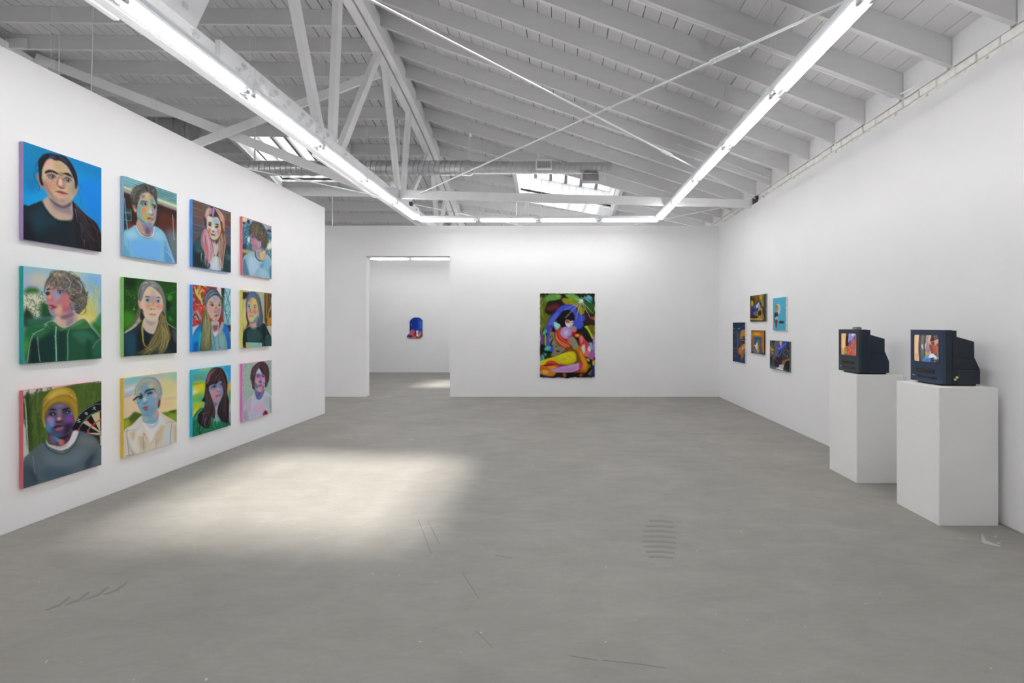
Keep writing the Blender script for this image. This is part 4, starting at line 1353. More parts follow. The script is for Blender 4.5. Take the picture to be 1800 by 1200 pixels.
ART['portrait_32'] = (0.615, 0.77, 'f0dcc0', """
p 8cc8e0 43.5 0,-2 1000,-6 1000,132 609,52 309,57 5,99
p 80d4dc 32.6 60,13 268,-10 368,62 85,77
p b0dcb8 43.5 737,-4 1003,-3 1003,98 801,124
p e8e0a0 43.5 672,68 901,100 968,301 734,352
p b4ccdc 26.1 4,149 195,108 208,192 15,242
p e8f0f4 13.1 17,151 181,117 194,149 30,183
p 9cb8d0 8.7 9,231 124,214 151,238 15,247
p f4d8b0 43.5 1,280 249,291 259,504 -3,483
p f8e4a0 43.5 670,322 1002,305 1002,548 636,517
p d8c4c8 13.1 686,346 866,357 1002,351 1002,368 832,376
p f8d0b4 21.8 685,391 967,451 832,467 669,433
p 7c8c30 6.5 -1,514 119,503 175,449 260,482 332,504 215,602 7,659
p 4a6a20 8.7 77,517 147,465 203,453 289,487 303,521 145,580
p a4b030 13.1 2,546 91,540 75,630 4,644
p 6a8a20 6.5 652,542 865,540 1002,543 1001,735 764,638
p 8aac28 10.9 814,589 1001,607 1001,700 898,660
p 3a5c18 6.5 815,544 899,536 984,552 932,573
p ece0cc 3.3 -5,994 7,670 145,611 303,521 390,589 604,601 652,531 749,579 949,692 1004,748 1007,1007
p f4f0e8 21.8 74,682 257,631 387,762 415,920 152,961
p d0bc94 15.2 143,695 199,684 169,805 128,776
p d8c49c 19.6 255,780 342,796 415,942 296,960
p e0c8a4 19.6 602,757 731,735 697,910 569,930
p dfe4ec 21.8 730,803 864,758 862,990 696,978
p d4c4a8 15.2 932,747 1001,806 1000,994 948,984
p c8b088 8.7 80,735 112,878 194,991 138,979 85,851
p f8f4f4 4.4 304,596 359,670 417,778 477,888 571,774 651,676 652,564 604,646 479,669 360,616
p c4d0e4 10.9 360,616 510,685 636,606 603,690 479,713
p e8e8f0 5.4 309,554 286,678 213,697 200,631 273,548
p e8ece8 5.4 644,552 732,622 780,726 667,701 618,782 603,735 651,631
s 8a90a8 2.5 287,561 279,656 206,701
s 8a90a8 2.5 667,701 772,728
s 6a6a78 2.5 634,763 570,840 476,922
s c88a70 3.4 314,705 387,805 453,928 457,995
p e8b898 4.4 329,729 387,794 431,857 401,851 343,775
e 9a5a6a 2.2 355,766 13 9.8
s 2c88c8 7.6 61,643 53,709 71,838 93,1000
s 2c88c8 7.6 340,785 344,894 357,1001
s 2c88c8 7.6 578,870 581,999
s 2c88c8 8.7 894,700 872,829 854,999
s 2c88c8 5.1 4,674 102,672 200,679
s 2c88c8 5.1 748,687 830,689 958,702
s 2c88c8 7.6 34,977 152,990 237,1001
s 2050b0 7.6 721,1012 812,1009
e e8c048 4.4 119,715 15 15.2
p 84b4c8 4.4 320,534 361,498 574,508 628,561 604,635 510,658 404,634 331,600
p a8bcc4 10.9 331,536 420,550 404,613 338,591
p d0a8b4 10.9 512,521 605,491 628,561 557,594
p 84b4cc 4.4 220,329 207,244 251,155 337,122 486,127 592,203 638,318 629,428 574,508 481,538 391,530 317,491 261,419
p d0c8a0 10.9 426,131 516,135 546,187 455,172
p 8aaccc 15.2 280,138 396,139 440,208 336,217
p 7ca8c0 17.4 333,398 482,429 574,442 511,532 391,524
p e8a8b8 8.7 522,260 584,268 588,317 529,305
p d898a8 8.7 559,374 599,357 590,444 559,429
p c8b890 8.7 229,195 286,180 278,242 235,258
p 607090 6.5 288,497 391,532 481,532 391,524
p a8b8d8 6.5 342,292 379,276 408,333 363,359 327,333
p 5a6a90 4.4 320,353 363,364 423,345 408,365 356,377
p d8d8ec 3.3 342,303 372,291 386,325 356,326
p b85068 3.3 321,428 363,402 392,408 437,410 407,440 362,444
p d07078 3.3 340,431 407,424 422,421 377,444
p 605070 3.3 362,451 422,442 406,462 369,465
s 702840 2.5 313,431 362,425 452,410
p 384048 4.4 263,272 321,247 328,291 270,304
p 384048 4.4 395,235 485,224 515,249 424,260
p 282c30 2.2 264,235 293,223 328,243 292,244
p 282c30 2.2 366,200 440,184 500,198 425,202
p 1c1c20 2.2 153,292 221,258 330,251 324,267 235,279 178,308
p 1c1c20 2.2 359,236 365,210 440,197 543,184 589,224 576,234 530,207 425,217
s 303438 3.4 183,304 205,343 262,346 320,300 330,251
s 303438 3.4 359,236 379,265 469,265 538,257 546,203
s c8d8e0 3.4 206,307 219,340
s c8d8e0 3.4 546,219 553,258
s 1c1c20 3.4 330,254 350,246 362,242
p d8a8a0 3.3 638,324 686,307 673,367 638,384
p 8ca8b0 4.4 179,251 177,189 209,109 281,44 397,22 517,43 625,97 687,191 699,281 670,311 646,341 629,416 607,336 592,247 562,167 501,117 426,126 337,128 251,145 208,203
p a8c0c4 10.9 310,46 427,36 486,94 367,104
p d8c890 8.7 223,101 295,45 324,68 251,124
p c8b070 6.5 501,117 562,167 592,236 546,198
p 3c342c 6.5 622,371 654,342 661,410 629,472 609,447
h a0b8bc|c8ccb8|7890a0|d8cca0|b0b8a8|607884 44 6.5 186,231 209,130 295,55 412,34/265,146 337,122 426,115 501,107
h 90a8b0|c0c0a8|b08878|70808c|d0c8b0 30 6.5 427,36 548,57 640,120 687,224/501,112 562,156 608,248 630,361
s 2c2420 3.4 487,41 578,65 656,133
s e0f0e8 4.2 177,210 209,120 281,49
""")
ART['portrait_13'] = (0.615, 0.77, '5c5050', """
q 6a4c40 4.5 3,44 262,38 262,126 3,118
q 6e5044 4.5 29,129 498,118 369,221 29,236
q 645050 4.5 0,252 262,251 262,361 0,363
q 525064 4.5 0,374 369,375 369,442 0,480
q 5c5458 4.5 0,490 262,492 209,576 0,586
q 60545c 4.5 0,597 139,608 71,704 0,703
q 6c4e3c 4.5 837,53 1000,51 1000,145 837,146
q 6a4038 4.5 817,155 1000,157 1000,258 817,254
q 545468 4.5 807,267 1000,270 1000,376 807,383
q 5a5a6a 4.5 827,391 1000,394 1000,541 867,502
q 605048 3.4 288,38 536,32 369,110 288,126
q 6a5a50 3.4 650,32 827,37 827,148 728,120
s 8a9088 3.5 0,23 1000,33
s 8a9088 3.5 0,124 280,122
s 8a9088 3.5 0,244 297,239
s 8a9088 3.5 0,365 369,364
s 8a9088 3.5 0,480 244,484
s 8a9088 3.5 807,145 1000,149
s 8a9088 3.5 807,258 1000,260
s 8a9088 3.5 807,389 1000,390
s 8a9088 3.5 271,18 271,124
s 8a9088 3.5 837,30 837,140
s 8a9088 2.6 17,124 13,242
s 8a9088 2.6 262,246 262,361
p 1f3c40 4.5 -10,1006 -5,778 54,631 226,508 369,619 689,608 847,551 1000,612 1010,1007
p 2c5458 13.4 71,618 226,530 244,680 88,734
p 142a30 15.7 54,749 244,767 209,967 54,1005
p 3a6068 15.7 122,707 244,724 226,759 88,766
p 1c3440 15.7 807,626 990,685 990,814 847,830
p 3c6870 11.2 867,700 990,720 969,793 867,782
d 4a7878|142830|30585c 50 29.1 6.7 70 1.0 54,631 280,599 280,752 71,779
d 4a7878|142830|30585c 50 29.1 6.7 40 1.0 827,647 1000,671 1000,825 847,830
s 0e1c22 4.4 71,779 122,869 157,995
s 0e1c22 4.4 847,854 887,931 908,999
p b8ccd8 5.6 388,882 574,771 728,844 689,1003 388,993
p d4e4ec 11.2 498,825 650,807 631,991 461,986
p 3c5068 8.9 369,884 443,921 406,991 369,984
p c8b8b8 4.5 498,533 650,488 631,627 574,771 498,690
p 503848 6.7 498,522 669,462 728,522 593,587 517,575
p d4ccb4 4.5 348,357 337,249 369,187 498,163 612,153 689,207 718,294 689,413 612,494 517,528 443,497 379,440
p d8d8c0 11.2 360,200 461,170 536,212 388,273
p 9cb8d0 11.2 498,197 650,191 650,248 536,269
p d8c848 8.9 666,223 704,250 712,341 673,324
p d85058 8.9 388,378 443,363 433,443 397,437
p e06078 10.1 612,346 679,335 669,428 631,422
p c8c060 8.9 433,409 480,424 461,483 424,477
p a8b8dc 8.9 555,389 612,380 631,468 555,502
p e8dcb8 5.6 480,334 526,315 536,381 489,395
p 5a5a88 5.6 480,390 536,376 545,402 489,417
p d8c870 8.9 574,465 669,439 593,508
p 5c4c68 5.6 380,307 424,282 469,303 452,328 397,332
e 1c1420 2.2 424,311 20 14.5
p 5c4c68 5.6 545,321 593,290 660,292 631,327 564,334
e 1c1420 2.2 598,310 22 14.5
p 605878 5.6 369,287 443,263 480,290 406,292
p 403048 3.4 388,278 461,257 470,269 397,288
p 403048 3.4 536,280 631,252 669,279 574,282
p 801c28 3.4 443,441 498,438 574,437 536,466 470,465
s 2a1018 3.5 443,443 498,449 574,441
p 4c2c3c 4.5 315,362 271,239 315,110 424,32 555,0 689,24 787,109 807,232 807,348 747,381 718,294 689,207 631,149 498,180 369,176 348,269 348,357
p d8b0ac 11.2 297,201 351,80 443,40 406,136 333,194
p 3c2030 8.9 424,66 498,17 498,152 406,158
p 3c2030 8.9 555,17 631,58 593,145 526,147
p a090d0 5.6 498,40 545,19 536,88 513,160 489,165
p e8b4a4 11.2 631,47 767,89 807,186 747,220 669,131
p 6a4030 8.9 708,204 807,232 807,348 738,394
h d8a8a8|f0c8bc|a06068|e8b8a0 22 7.8 315,198 351,102 424,55 480,32/351,246 369,187 424,144 498,96
h e8bca8|b07868|f4d4c0|8c5448 26 7.8 555,23 689,47 767,147 767,286/593,66 689,127 807,209 817,347
p a87888 5.6 244,440 333,381 406,436 443,530 480,603 498,746 406,880 315,769 226,682 200,567
h d89cac|e8b8c4|8a4c60|c07888|f0d0d8|6a3448 50 8.9 262,426 226,552 262,721 333,921/388,439 480,581 517,721 443,898
p d86868 7.8 315,648 360,620 369,696 315,714
p 70402c 5.6 689,413 807,371 857,468 827,624 767,770 689,722 669,576 631,559
h d8b090|a06850|f0dcc0|70402c|e8c8b8|54282c 50 8.9 689,425 650,579 650,739 612,936/827,403 847,551 807,719 767,943
h f0e8d8|d8b8b0|c8a090|a8c0d0 16 8.9 536,550 555,660 461,829 443,921/650,579 631,707 536,854 461,907
s d8e4e8 8.9,1.7 226,770 209,837 226,911
s d8e8ec 10.1,1.7 315,802 297,892 333,954
s e8e0c0 8.9,1.7 689,780 728,867 777,954
""")
ART['portrait_23'] = (0.615, 0.77, 'a83828', """
d c83028|e05830|8c2830|d84050|b0b840|702838|d83848 70 73.6 27.3 60 0.9 0,0 455,-25 280,320 244,609 3,610
d e8e070|b8c048|d8d878 14 84.1 21 70 0.4 40,13 335,-7 282,195 86,235
d 58202c|40283c|6c3848 20 63.1 25.2 60 1.0 7,106 249,145 228,589 11,600
d a8d0dc|d8a0b0|80a8b8|a85898 14 63.1 18.9 60 1.0 6,208 231,301 211,589 11,590
p e04828 8.4 109,336 182,302 214,384 197,446 124,417
p e03828 8.4 7,530 67,519 82,569 35,600 6,590
p c8d068 5.3 55,73 103,91 151,160 216,198 183,230 86,143
p a8c880 5.3 175,200 216,208 248,279 231,301
p d83858 8.4 267,92 334,88 283,143
p 80b4c4 5.3 76,387 132,396 212,507 180,507 108,427
p e8e4e0 3.2 612,2 738,0 735,174 646,135
q 2a3438 3.2 720,6 830,5 823,356 732,326
q 88ccd8 3.2 821,5 1004,0 1005,605 800,585
q e0eef2 6.3 981,1 1010,-1 1015,362 982,363
d d8f0f4|50a8bc|a8dce4 40 63.1 16.8 80 1.2 830,16 1000,6 1002,594 809,585
s 2c5c6c 12.6 839,37 920,199 992,340
s 2c5c6c 12.6 980,18 901,200 833,345 876,497 949,595
s 2c5c6c 10.5 823,367 895,453 992,340
s 2c5c6c 10.5 991,384 912,540 837,595
q 3c3c3c 4.2 874,606 1009,605 1007,715 946,715
q 383c3c 3.2 -5,610 50,600 66,630 0,640
q d8d8d0 3.2 0,630 162,599 65,690 2,770
q b0aca8 3.2 955,715 1007,704 1003,869 981,825
p 1478c4 4.2 -3,1003 -2,810 50,690 179,589 278,557 727,607 800,574 892,628 946,737 1008,913 1006,1006
p 0a98d8 16.8 17,790 162,670 193,792 175,913 16,989
p 0c5cb0 14.7 32,870 144,852 110,1002 31,999
p 1878d0 10.5 744,671 819,585 891,649 963,781 833,758
p 1470b8 12.6 870,780 980,868 1000,989 884,996
p 7ca4b0 5.3 445,671 513,713 581,776 690,671 762,693 851,801 865,1001 440,1003
p 8cb8b8 14.7 581,798 797,768 792,983 613,998
p 3c98a8 8.4 441,879 509,922 508,1005 440,1003
p 30bcc0 6.3 178,711 218,732 192,914 166,1004 159,913
s 1c80c0 9.5 512,765 545,870 578,997
s 1c80c0 9.5 644,745 651,841 675,990
e 143040 2.1 693,958 17 10.5
p a0b0b8 5.3 617,745 690,639 746,553 800,574 762,671 697,756
s e0e8ec 2.5 662,714 718,628 755,563
p d8b4a8 4.2 464,545 515,544 656,554 645,692 564,745 496,702
p 905a60 10.5 497,608 638,596 618,682 530,702
p b8c0a8 10.5 481,545 638,554 584,597 497,587
p e8e0ec 3.2 504,702 565,721 639,692 608,756 564,782 521,744
p d0b49c 4.2 339,318 383,222 452,166 574,133 681,177 730,250 728,359 703,456 639,522 568,549 481,513 413,462 363,400
p 98a8e0 12.6 504,174 610,148 626,211 520,227
p 88a0d8 8.4 348,317 373,317 364,369 344,349
p e0a4a0 12.6 398,316 484,323 500,408 431,399
p d86c78 8.4 554,332 598,298 624,340 571,363
p c8b098 10.5 609,180 698,208 715,283 643,264
p 98b0c8 12.6 414,431 482,461 447,493 413,472
p e87878 8.4 569,491 613,490 603,522 568,523
p 70a0e0 6.3 542,523 594,538 568,554 542,544
p a890b0 10.5 624,340 705,349 676,457 623,437
p d09c78 5.3 527,354 571,331 606,373 570,395 532,391
p 607c8c 4.2 527,386 570,395 623,381 623,399 552,412
p 2a1c20 3.2 399,255 468,239 537,263 468,254
p 2a1c20 3.2 643,256 698,239 726,251 679,255
p a88478 5.3 407,279 485,265 546,289 467,313
p a8acb8 2.1 429,293 476,279 514,293 470,308
e 1c2028 2.1 485,292 28 16.8
p a0a4b0 2.1 639,292 679,277 713,289 678,303
e 1c2028 2.1 675,288 24 15.8
s 1c1418 4.1 407,289 476,271 537,290
s 1c1418 4.1 621,292 679,270 726,285
p b02830 3.2 525,465 587,437 649,447 604,469
p c83848 3.2 569,459 622,453 604,469
s 601820 2.5 525,466 587,454 651,449
p c8604c 3.2 281,304 322,308 355,411 329,422 305,381
p 384c54 4.2 297,298 282,216 317,110 402,47 523,24 629,60 709,132 752,228 758,390 710,521 656,543 703,435 729,326 716,229 645,146 539,135 434,177 366,233 331,297
p 283038 8.4 331,255 366,170 453,113 575,90 522,131 400,190
h 5a7078|384850|80a0c0|28343c|8898a8 36 6.3 298,278 316,162 419,72 558,38/348,286 400,190 487,132 628,114
s 88a8d8 12.6,4.1 426,157 522,104 628,98
h 5c6c64|384444|809080 16 5.3 629,60 717,142 761,249 739,456/699,176 733,261 740,369 693,500
s e8eef0 4.1 727,120 790,193 787,346 801,520
p 4a4a30 5.3 289,340 262,465 211,589 218,772 183,1004 440,1003 460,775 445,629 396,504 346,411
h c8c478|6c6c3c|e0dc98|3c3c24|98a068|507068 60 7.4 296,381 252,588 234,793 207,1005/363,432 428,608 443,775 440,1003
h 2c2c1c|d8d490|88884c 24 6.3 329,422 361,588 325,763 272,997/379,463 445,608 426,795 406,1002
""")
ART['portrait_33'] = (0.615, 0.77, '70b8c0', """
p 50c4c8 31.4 0,0 471,1 318,222 0,192
p 60a890 25.2 0,71 269,113 302,189 0,172
p a0d480 21 189,-7 471,-4 403,39 205,35
p 28a8e8 41.9 790,11 1006,3 1004,307 859,227
p 80d0e8 21 770,109 880,140 896,242 804,200
p c8d830 14.7 0,212 301,210 300,386 0,393
p 88a818 10.5 0,202 269,212 285,239 0,233
p f0f0b0 18.9 0,303 140,287 124,356 0,383
p e8d830 14.7 46,257 268,238 252,319 108,324
p 80c048 16.8 0,383 300,386 299,510 0,492
p 40b890 14.7 108,446 267,423 251,503 124,488
p b8cc30 16.8 0,512 267,516 234,603 0,719
p e8e050 14.7 15,633 123,578 76,652 8,711
p d8b850 14.7 913,299 1008,296 1003,486 910,453
p 58a850 14.7 929,433 1009,420 1008,597 945,579
q c8c0c0 6.3 943,633 1004,619 1004,773 940,764
q 80a890 6.3 944,590 1005,586 1003,641 947,645
q a890c0 6.3 959,778 1006,763 1000,991 937,916
p 1c7850 4.2 -6,1003 0,749 76,652 234,593 463,717 632,868 774,848 937,916 934,1008
p 38a880 14.7 30,724 202,619 250,666 107,746
p 0e4c34 12.6 154,852 216,922 200,989 122,995
d 50c098|106040|28906c|0c4830|70d0ac 90 94.3 6.3 84 0.12 30,704 462,769 937,916 935,991 30,998
s 0c3c2c 8.4,2.5 0,749 107,646 218,591
s b0e8d0 4.1 177,936 240,866
p c8b8c0 4.2 499,555 637,551 635,657 607,759 623,898 564,805 531,685
p 7a78a0 10.5 499,545 637,551 601,632 515,620
p 90a8b8 6.3 583,650 616,750 623,887 581,787
e e8d8d8 2.1 546,834 15 10.5
p b898b0 4.2 407,398 417,294 485,248 642,230 767,274 801,354 781,450 708,517 602,560 516,536 440,485
p 6078a0 14.7 434,306 571,256 785,276 765,350 605,334 467,352
p 8088c0 12.6 589,257 713,269 711,334 605,323
p c89aa8 14.7 433,359 552,371 551,456 466,467
p b890a8 12.6 483,469 638,509 602,558 516,536
p 7898b8 12.6 710,388 792,375 763,480 691,494
p d0a0a8 8.4 605,345 658,329 684,396 630,406
p 60406a 4.2 604,377 657,399 693,386 674,406 622,402
p 1c1c28 4.2 493,296 545,285 588,306 536,322
p 1c1c28 4.2 685,283 730,271 766,290 721,302
e c0c8d8 1 519,299 8 4.2
e c0c8d8 1 712,283 8 4.2
p a83850 3.1 568,460 638,450 700,452 655,490 603,478
p d07080 3.1 603,467 682,466 655,490
s 501828 3.3 565,463 638,461 709,455
e d89888a0 7.3 655,527 23 12.6
p 201a24 4.2 300,345 318,201 369,100 488,24 610,10 753,42 861,161 904,298 891,451 944,590 940,786 927,947 808,917 702,858 616,739 636,636 708,539 782,439 793,298 686,234 597,274 502,270 408,298 419,420 499,534 566,669 546,813 462,759 444,879 377,940 232,885 123,788 139,670 250,626 299,530 219,489 283,425
p 2c2830 12.6 419,51 575,30 608,173 502,249 417,252
h c06070|e08890|703040|402838 18 6.3 318,232 352,130 436,63 522,37/384,238 435,148 504,89 592,42
h 4c3c48|100c14|6c4838|2a2434|8c5840 50 7.3 384,249 436,126 540,38 627,33/677,244 786,188 823,169 716,61
h 3c2c30|100c10|5c4038|7c5040 50 7.3 787,133 857,338 870,580 881,907/731,260 782,439 707,603 668,789
h 30303c|14121a|5a505c|80604c 50 7.3 317,284 332,472 266,648 201,820/433,401 515,578 548,709 394,892
s a08070 4.9,1.6 233,684 330,698 413,669
s c89c88 4.9,1.6 146,672 186,657
s 9090a0 12.6,3.3 313,767 297,835 312,909
s d8707c 4.9,1.6 251,463 267,423 284,405
s d0808c 7.3,1.6 218,560 266,546
s e0a8b0 4.9,1.6 318,169 352,99 402,71
s 181218 4.1,0.8 855,425 945,546 926,587
s 181218 4.1,0.8 299,499 202,508
s 181218 4.1,0.8 266,546 186,577
""")
ART['portrait_14'] = (0.615, 0.77, '3c7890', """
p e8e0a8 22.3 0,7 192,13 153,85 0,103
p b8b8e0 27.9 192,3 599,-19 350,71 192,67
p d8a8b0 27.9 727,-9 1000,0 1000,47 771,75
p 98c0d0 22.3 641,7 860,13 816,113 706,86
d 1c3050|2c6080|b8e0ec|182440|3c98a8|104058|80c8d0 150 49.1 17.8 75 0.9 0,103 270,9 271,532 0,569
d 2c6880|183850|f0ecd0|3c98a0|e8e8c0|205060 110 49.1 17.8 75 0.9 816,90 1000,70 998,598 751,536
e 203858 4.5 192,56 50 33.4
e 202848 4.5 57,113 40 20.1
e 1c4468 5.6 916,102 72 27.9
p e8ecc8 8.9 172,340 231,331 221,419 163,396
p f4f0d8 11.1 861,360 997,293 997,410 839,455
p 203c58 8.9 0,484 114,467 134,562 0,569
p b0a878 6.7 0,569 392,560 251,622 0,633
p 50583c 8.9 0,622 172,621 76,687 0,728
p 60603c 8.9 817,550 1003,574 1003,644 907,632
p 98bcd0 4.5 -9,1006 0,771 95,653 392,560 558,696 730,607 817,550 998,645 1014,1006
p b4d4e8 22.3 212,671 413,668 558,786 352,963 232,974
p 5080a0 11.1 9,770 95,717 134,831 212,986 19,993
p 6ca4c0 11.1 580,784 752,685 774,740 644,834
p 88b8d0 17.8 730,653 953,697 976,859 774,878
p a0d0e4 17.8 559,853 819,874 909,993 601,996
p 5888a0 8.9 908,818 999,739 1005,997 931,1001
s 305870 3.5 114,790 173,892 232,984
s 406c88 4.3 413,724 558,786 643,754
s 406c88 3.5 454,875 559,899
p 1c2838 4.5 396,559 433,566 454,641 558,690 708,678 773,636 708,690 558,709 443,676 396,615
s d8ecf4 4.3 392,571 392,626 454,686 579,721
p c8a898 4.5 443,531 558,493 707,473 773,533 762,638 643,677 537,676 454,630
p 8898b0 11.1 453,552 579,535 558,662 464,617
p e8c060 11.1 590,557 664,536 654,651 600,646
p e8c8a8 6.7 664,502 740,503 729,539 664,536
p 9880a0 8.9 600,465 707,473 686,521 600,521
p a88498 4.5 231,385 255,316 291,256 412,225 557,302 621,372 579,468 433,532 371,541 321,503 291,442 251,404
p 8c7898 11.1 291,267 391,251 351,334 271,368
p c88898 11.1 371,342 474,338 474,415 371,408
e d850a8b0 8.9 381,379 28 15.6
e d86878b0 13.4 443,453 48 22.3
p b8887a 11.1 331,480 453,485 412,535 351,532
p 98a8c8 11.1 494,357 578,367 558,460 495,435
p 30284c 4.5 291,300 361,283 351,312 301,315
e d83850a0 3.3 337,287 20 8.9
p 60486c 4.5 235,385 275,373 287,393 251,399
p 602840 3.3 287,453 321,451 321,471 287,470
p d0a090 5.6 574,378 621,349 610,407 574,435
p 4c4640 4.5 202,260 192,197 251,100 330,25 473,4 641,18 772,86 849,177 839,317 773,464 686,476 621,394 621,326 536,350 474,315 412,292 371,254 291,251 251,268
p 3a3632 8.9 391,251 557,246 621,326 515,342 432,311
p 6a6258 11.1 310,67 473,38 557,112 351,181
h 5c564c|34302c|706858|88806c|282624 50 8.9 231,244 251,132 371,45 515,30/453,307 494,212 557,134 557,56
h 5a5044|302c28|7c7060|3c3830 50 8.9 556,45 706,109 794,231 729,447/494,256 599,296 642,368 707,462
c 6c6456|2c2824|8a8068|4c463c|a08c68 90 29 8.9 221,257 211,172 350,38 556,0 750,78 838,178 817,343 729,447 621,349 474,293
c 4c463c|6c5c44 26 24.5 7.8 556,0 771,75 849,200 828,364 751,467
s d0b478 3.5,0.9 270,74 310,29 391,19
s e0c080 3.5,0.9 391,19 494,0 556,11
s c8a870 3.5,0.9 641,7 771,75 838,155
s d8b480 2.6,0.9 839,317 861,383 817,424
""")
ART['portrait_24'] = (0.615, 0.77, 'b0a068', """
q c8c8b8 3.1 0,0 1000,0 1000,27 0,36
q 3a2c28 4.1 10,36 288,26 213,141 13,159
p 1c1818 6.2 13,119 103,105 85,156 22,159
q d8c880 20.6 12,179 176,162 172,584 7,664
q e8d890 20.6 47,306 138,303 99,504 27,525
q c4c0a8 6.2 440,8 736,3 732,581 672,477 634,268
q a8b8b0 6.2 655,59 735,55 732,581 692,518
q 5a4420 3.1 726,14 1000,11 991,623 793,624 733,518
q a87c30 8.3 797,21 848,18 835,475 794,475
q 8a6428 6.2 889,27 920,25 897,431 856,432
q 3a2c18 5.2 858,18 895,16 873,368 852,368
q 48341c 5.2 941,24 1000,21 992,279 929,281
p e8c040 5.2 887,346 876,474 824,624 856,474
p e0d0a0 4.1 982,151 961,258 877,367 971,280
p c88828 8.3 876,474 981,473 959,602 855,602
q d8e0dc 5.2 983,86 1004,85 1003,182 978,183
q c8c8c0 4.1 814,624 997,613 1001,796 875,773
q 98b0a8 6.2 3,743 60,734 76,994 4,1000
d 607878|c8d8d0 20 24.8 6.2 70 1.0 6,763 60,764 67,984 7,987
p 1a2e30 4.1 34,724 153,644 245,624 358,685 474,634 632,571 753,581 855,688 1001,861 1004,1004 76,1004
p 2a5050 16.5 152,704 474,686 611,770 550,895 169,886
p 0e1e20 12.4 672,624 793,624 792,794 710,898 650,792
p 265054 12.4 772,836 896,795 979,904 979,991 791,996
p 102024 10.3 42,734 115,744 132,885 76,984
s 5a9098 4 631,770 670,876 689,993
s 68a0a0 4 782,836 896,784
q 90c8c0 2.1 154,901 645,926 649,997 168,999
q d0c070 3.1 110,903 178,907 195,1000 116,998
s 403818 2.4 150,906 177,947 205,988
p c8a890 4.1 265,543 359,562 475,520 454,644 358,665 264,624
p 606c98 8.3 256,533 455,531 416,572 302,583
p d8b098 8.3 321,573 436,562 416,624 321,624
p 4a6c94 4.1 227,624 339,654 455,639 435,675 320,680 236,649
p d4bc88 4.1 155,403 152,283 194,181 269,118 420,122 497,190 515,313 515,406 456,500 359,547 265,543 210,483
p e09088 12.4 212,171 306,147 324,197 231,210
p e0c868 14.4 325,166 458,171 477,242 362,256
p 90b8c8 8.3 175,252 230,230 230,281 174,282
p e88890 10.3 159,323 211,321 214,402 166,403
p f07878 10.3 342,328 457,335 456,407 379,409
p 7080b0 6.2 230,301 276,310 266,370 238,371
p d8b868 8.3 267,310 323,308 323,359 285,360
p 98d8b8 10.3 379,429 476,417 456,500 359,522
p f0c060 8.3 265,482 341,471 321,532 246,523
p f8a890 8.3 210,442 265,482 246,523 200,483
p 6090b8 8.3 437,469 495,417 495,479 398,542 321,550
p 506890 4.1 229,361 285,380 323,364 342,379 276,391
p 1c2428 3.1 166,248 208,233 258,252 215,249
p 1c2428 3.1 333,262 400,237 477,263 404,253
p 6080a0 5.2 175,267 239,260 239,295 184,297
p a4aca8 2.1 174,282 208,272 241,282 208,292
e 183038 1 211,281 21 12.4
p a4aca8 2.1 363,292 403,280 451,289 409,303
e 183038 1 403,291 23 13.4
s 181c20 3.2 167,279 208,265 249,280
s 181c20 3.2 346,291 404,273 465,288
p b83840 3.1 214,434 275,421 351,440 284,456 228,450
p f0d8d0 2.1 238,434 285,431 313,439 266,443
s 601c24 3.2 210,432 285,443 356,442
p f0a8a0 4.1 499,396 554,385 554,431 505,437
p 486078 4.1 110,364 102,245 130,134 195,51 307,10 440,18 537,65 615,165 653,310 693,434 672,561 552,634 455,624 475,520 534,437 515,313 487,211 420,132 306,116 213,141 166,212 147,323 155,443 191,523 227,583 116,644 153,564 109,464
p 5878c0 10.3 213,60 345,23 363,93 231,120
p 8888d0 8.3 250,79 325,65 325,115 250,119
h 4870a8|7098c0|30405c|88a8c8|283440 50 7.2 129,214 176,102 288,36 383,21/194,191 250,129 363,104 420,122
h 5c6848|384030|788060|8098a8|2c3428 60 7.2 421,30 556,116 614,269 632,519/458,151 516,272 554,437 513,613
h 3c3828|605838|202018 24 6.2 119,364 127,484 172,584 125,644/155,383 172,503 227,583 153,634
s a8c8d8 3.2 421,30 556,116 634,248
""")
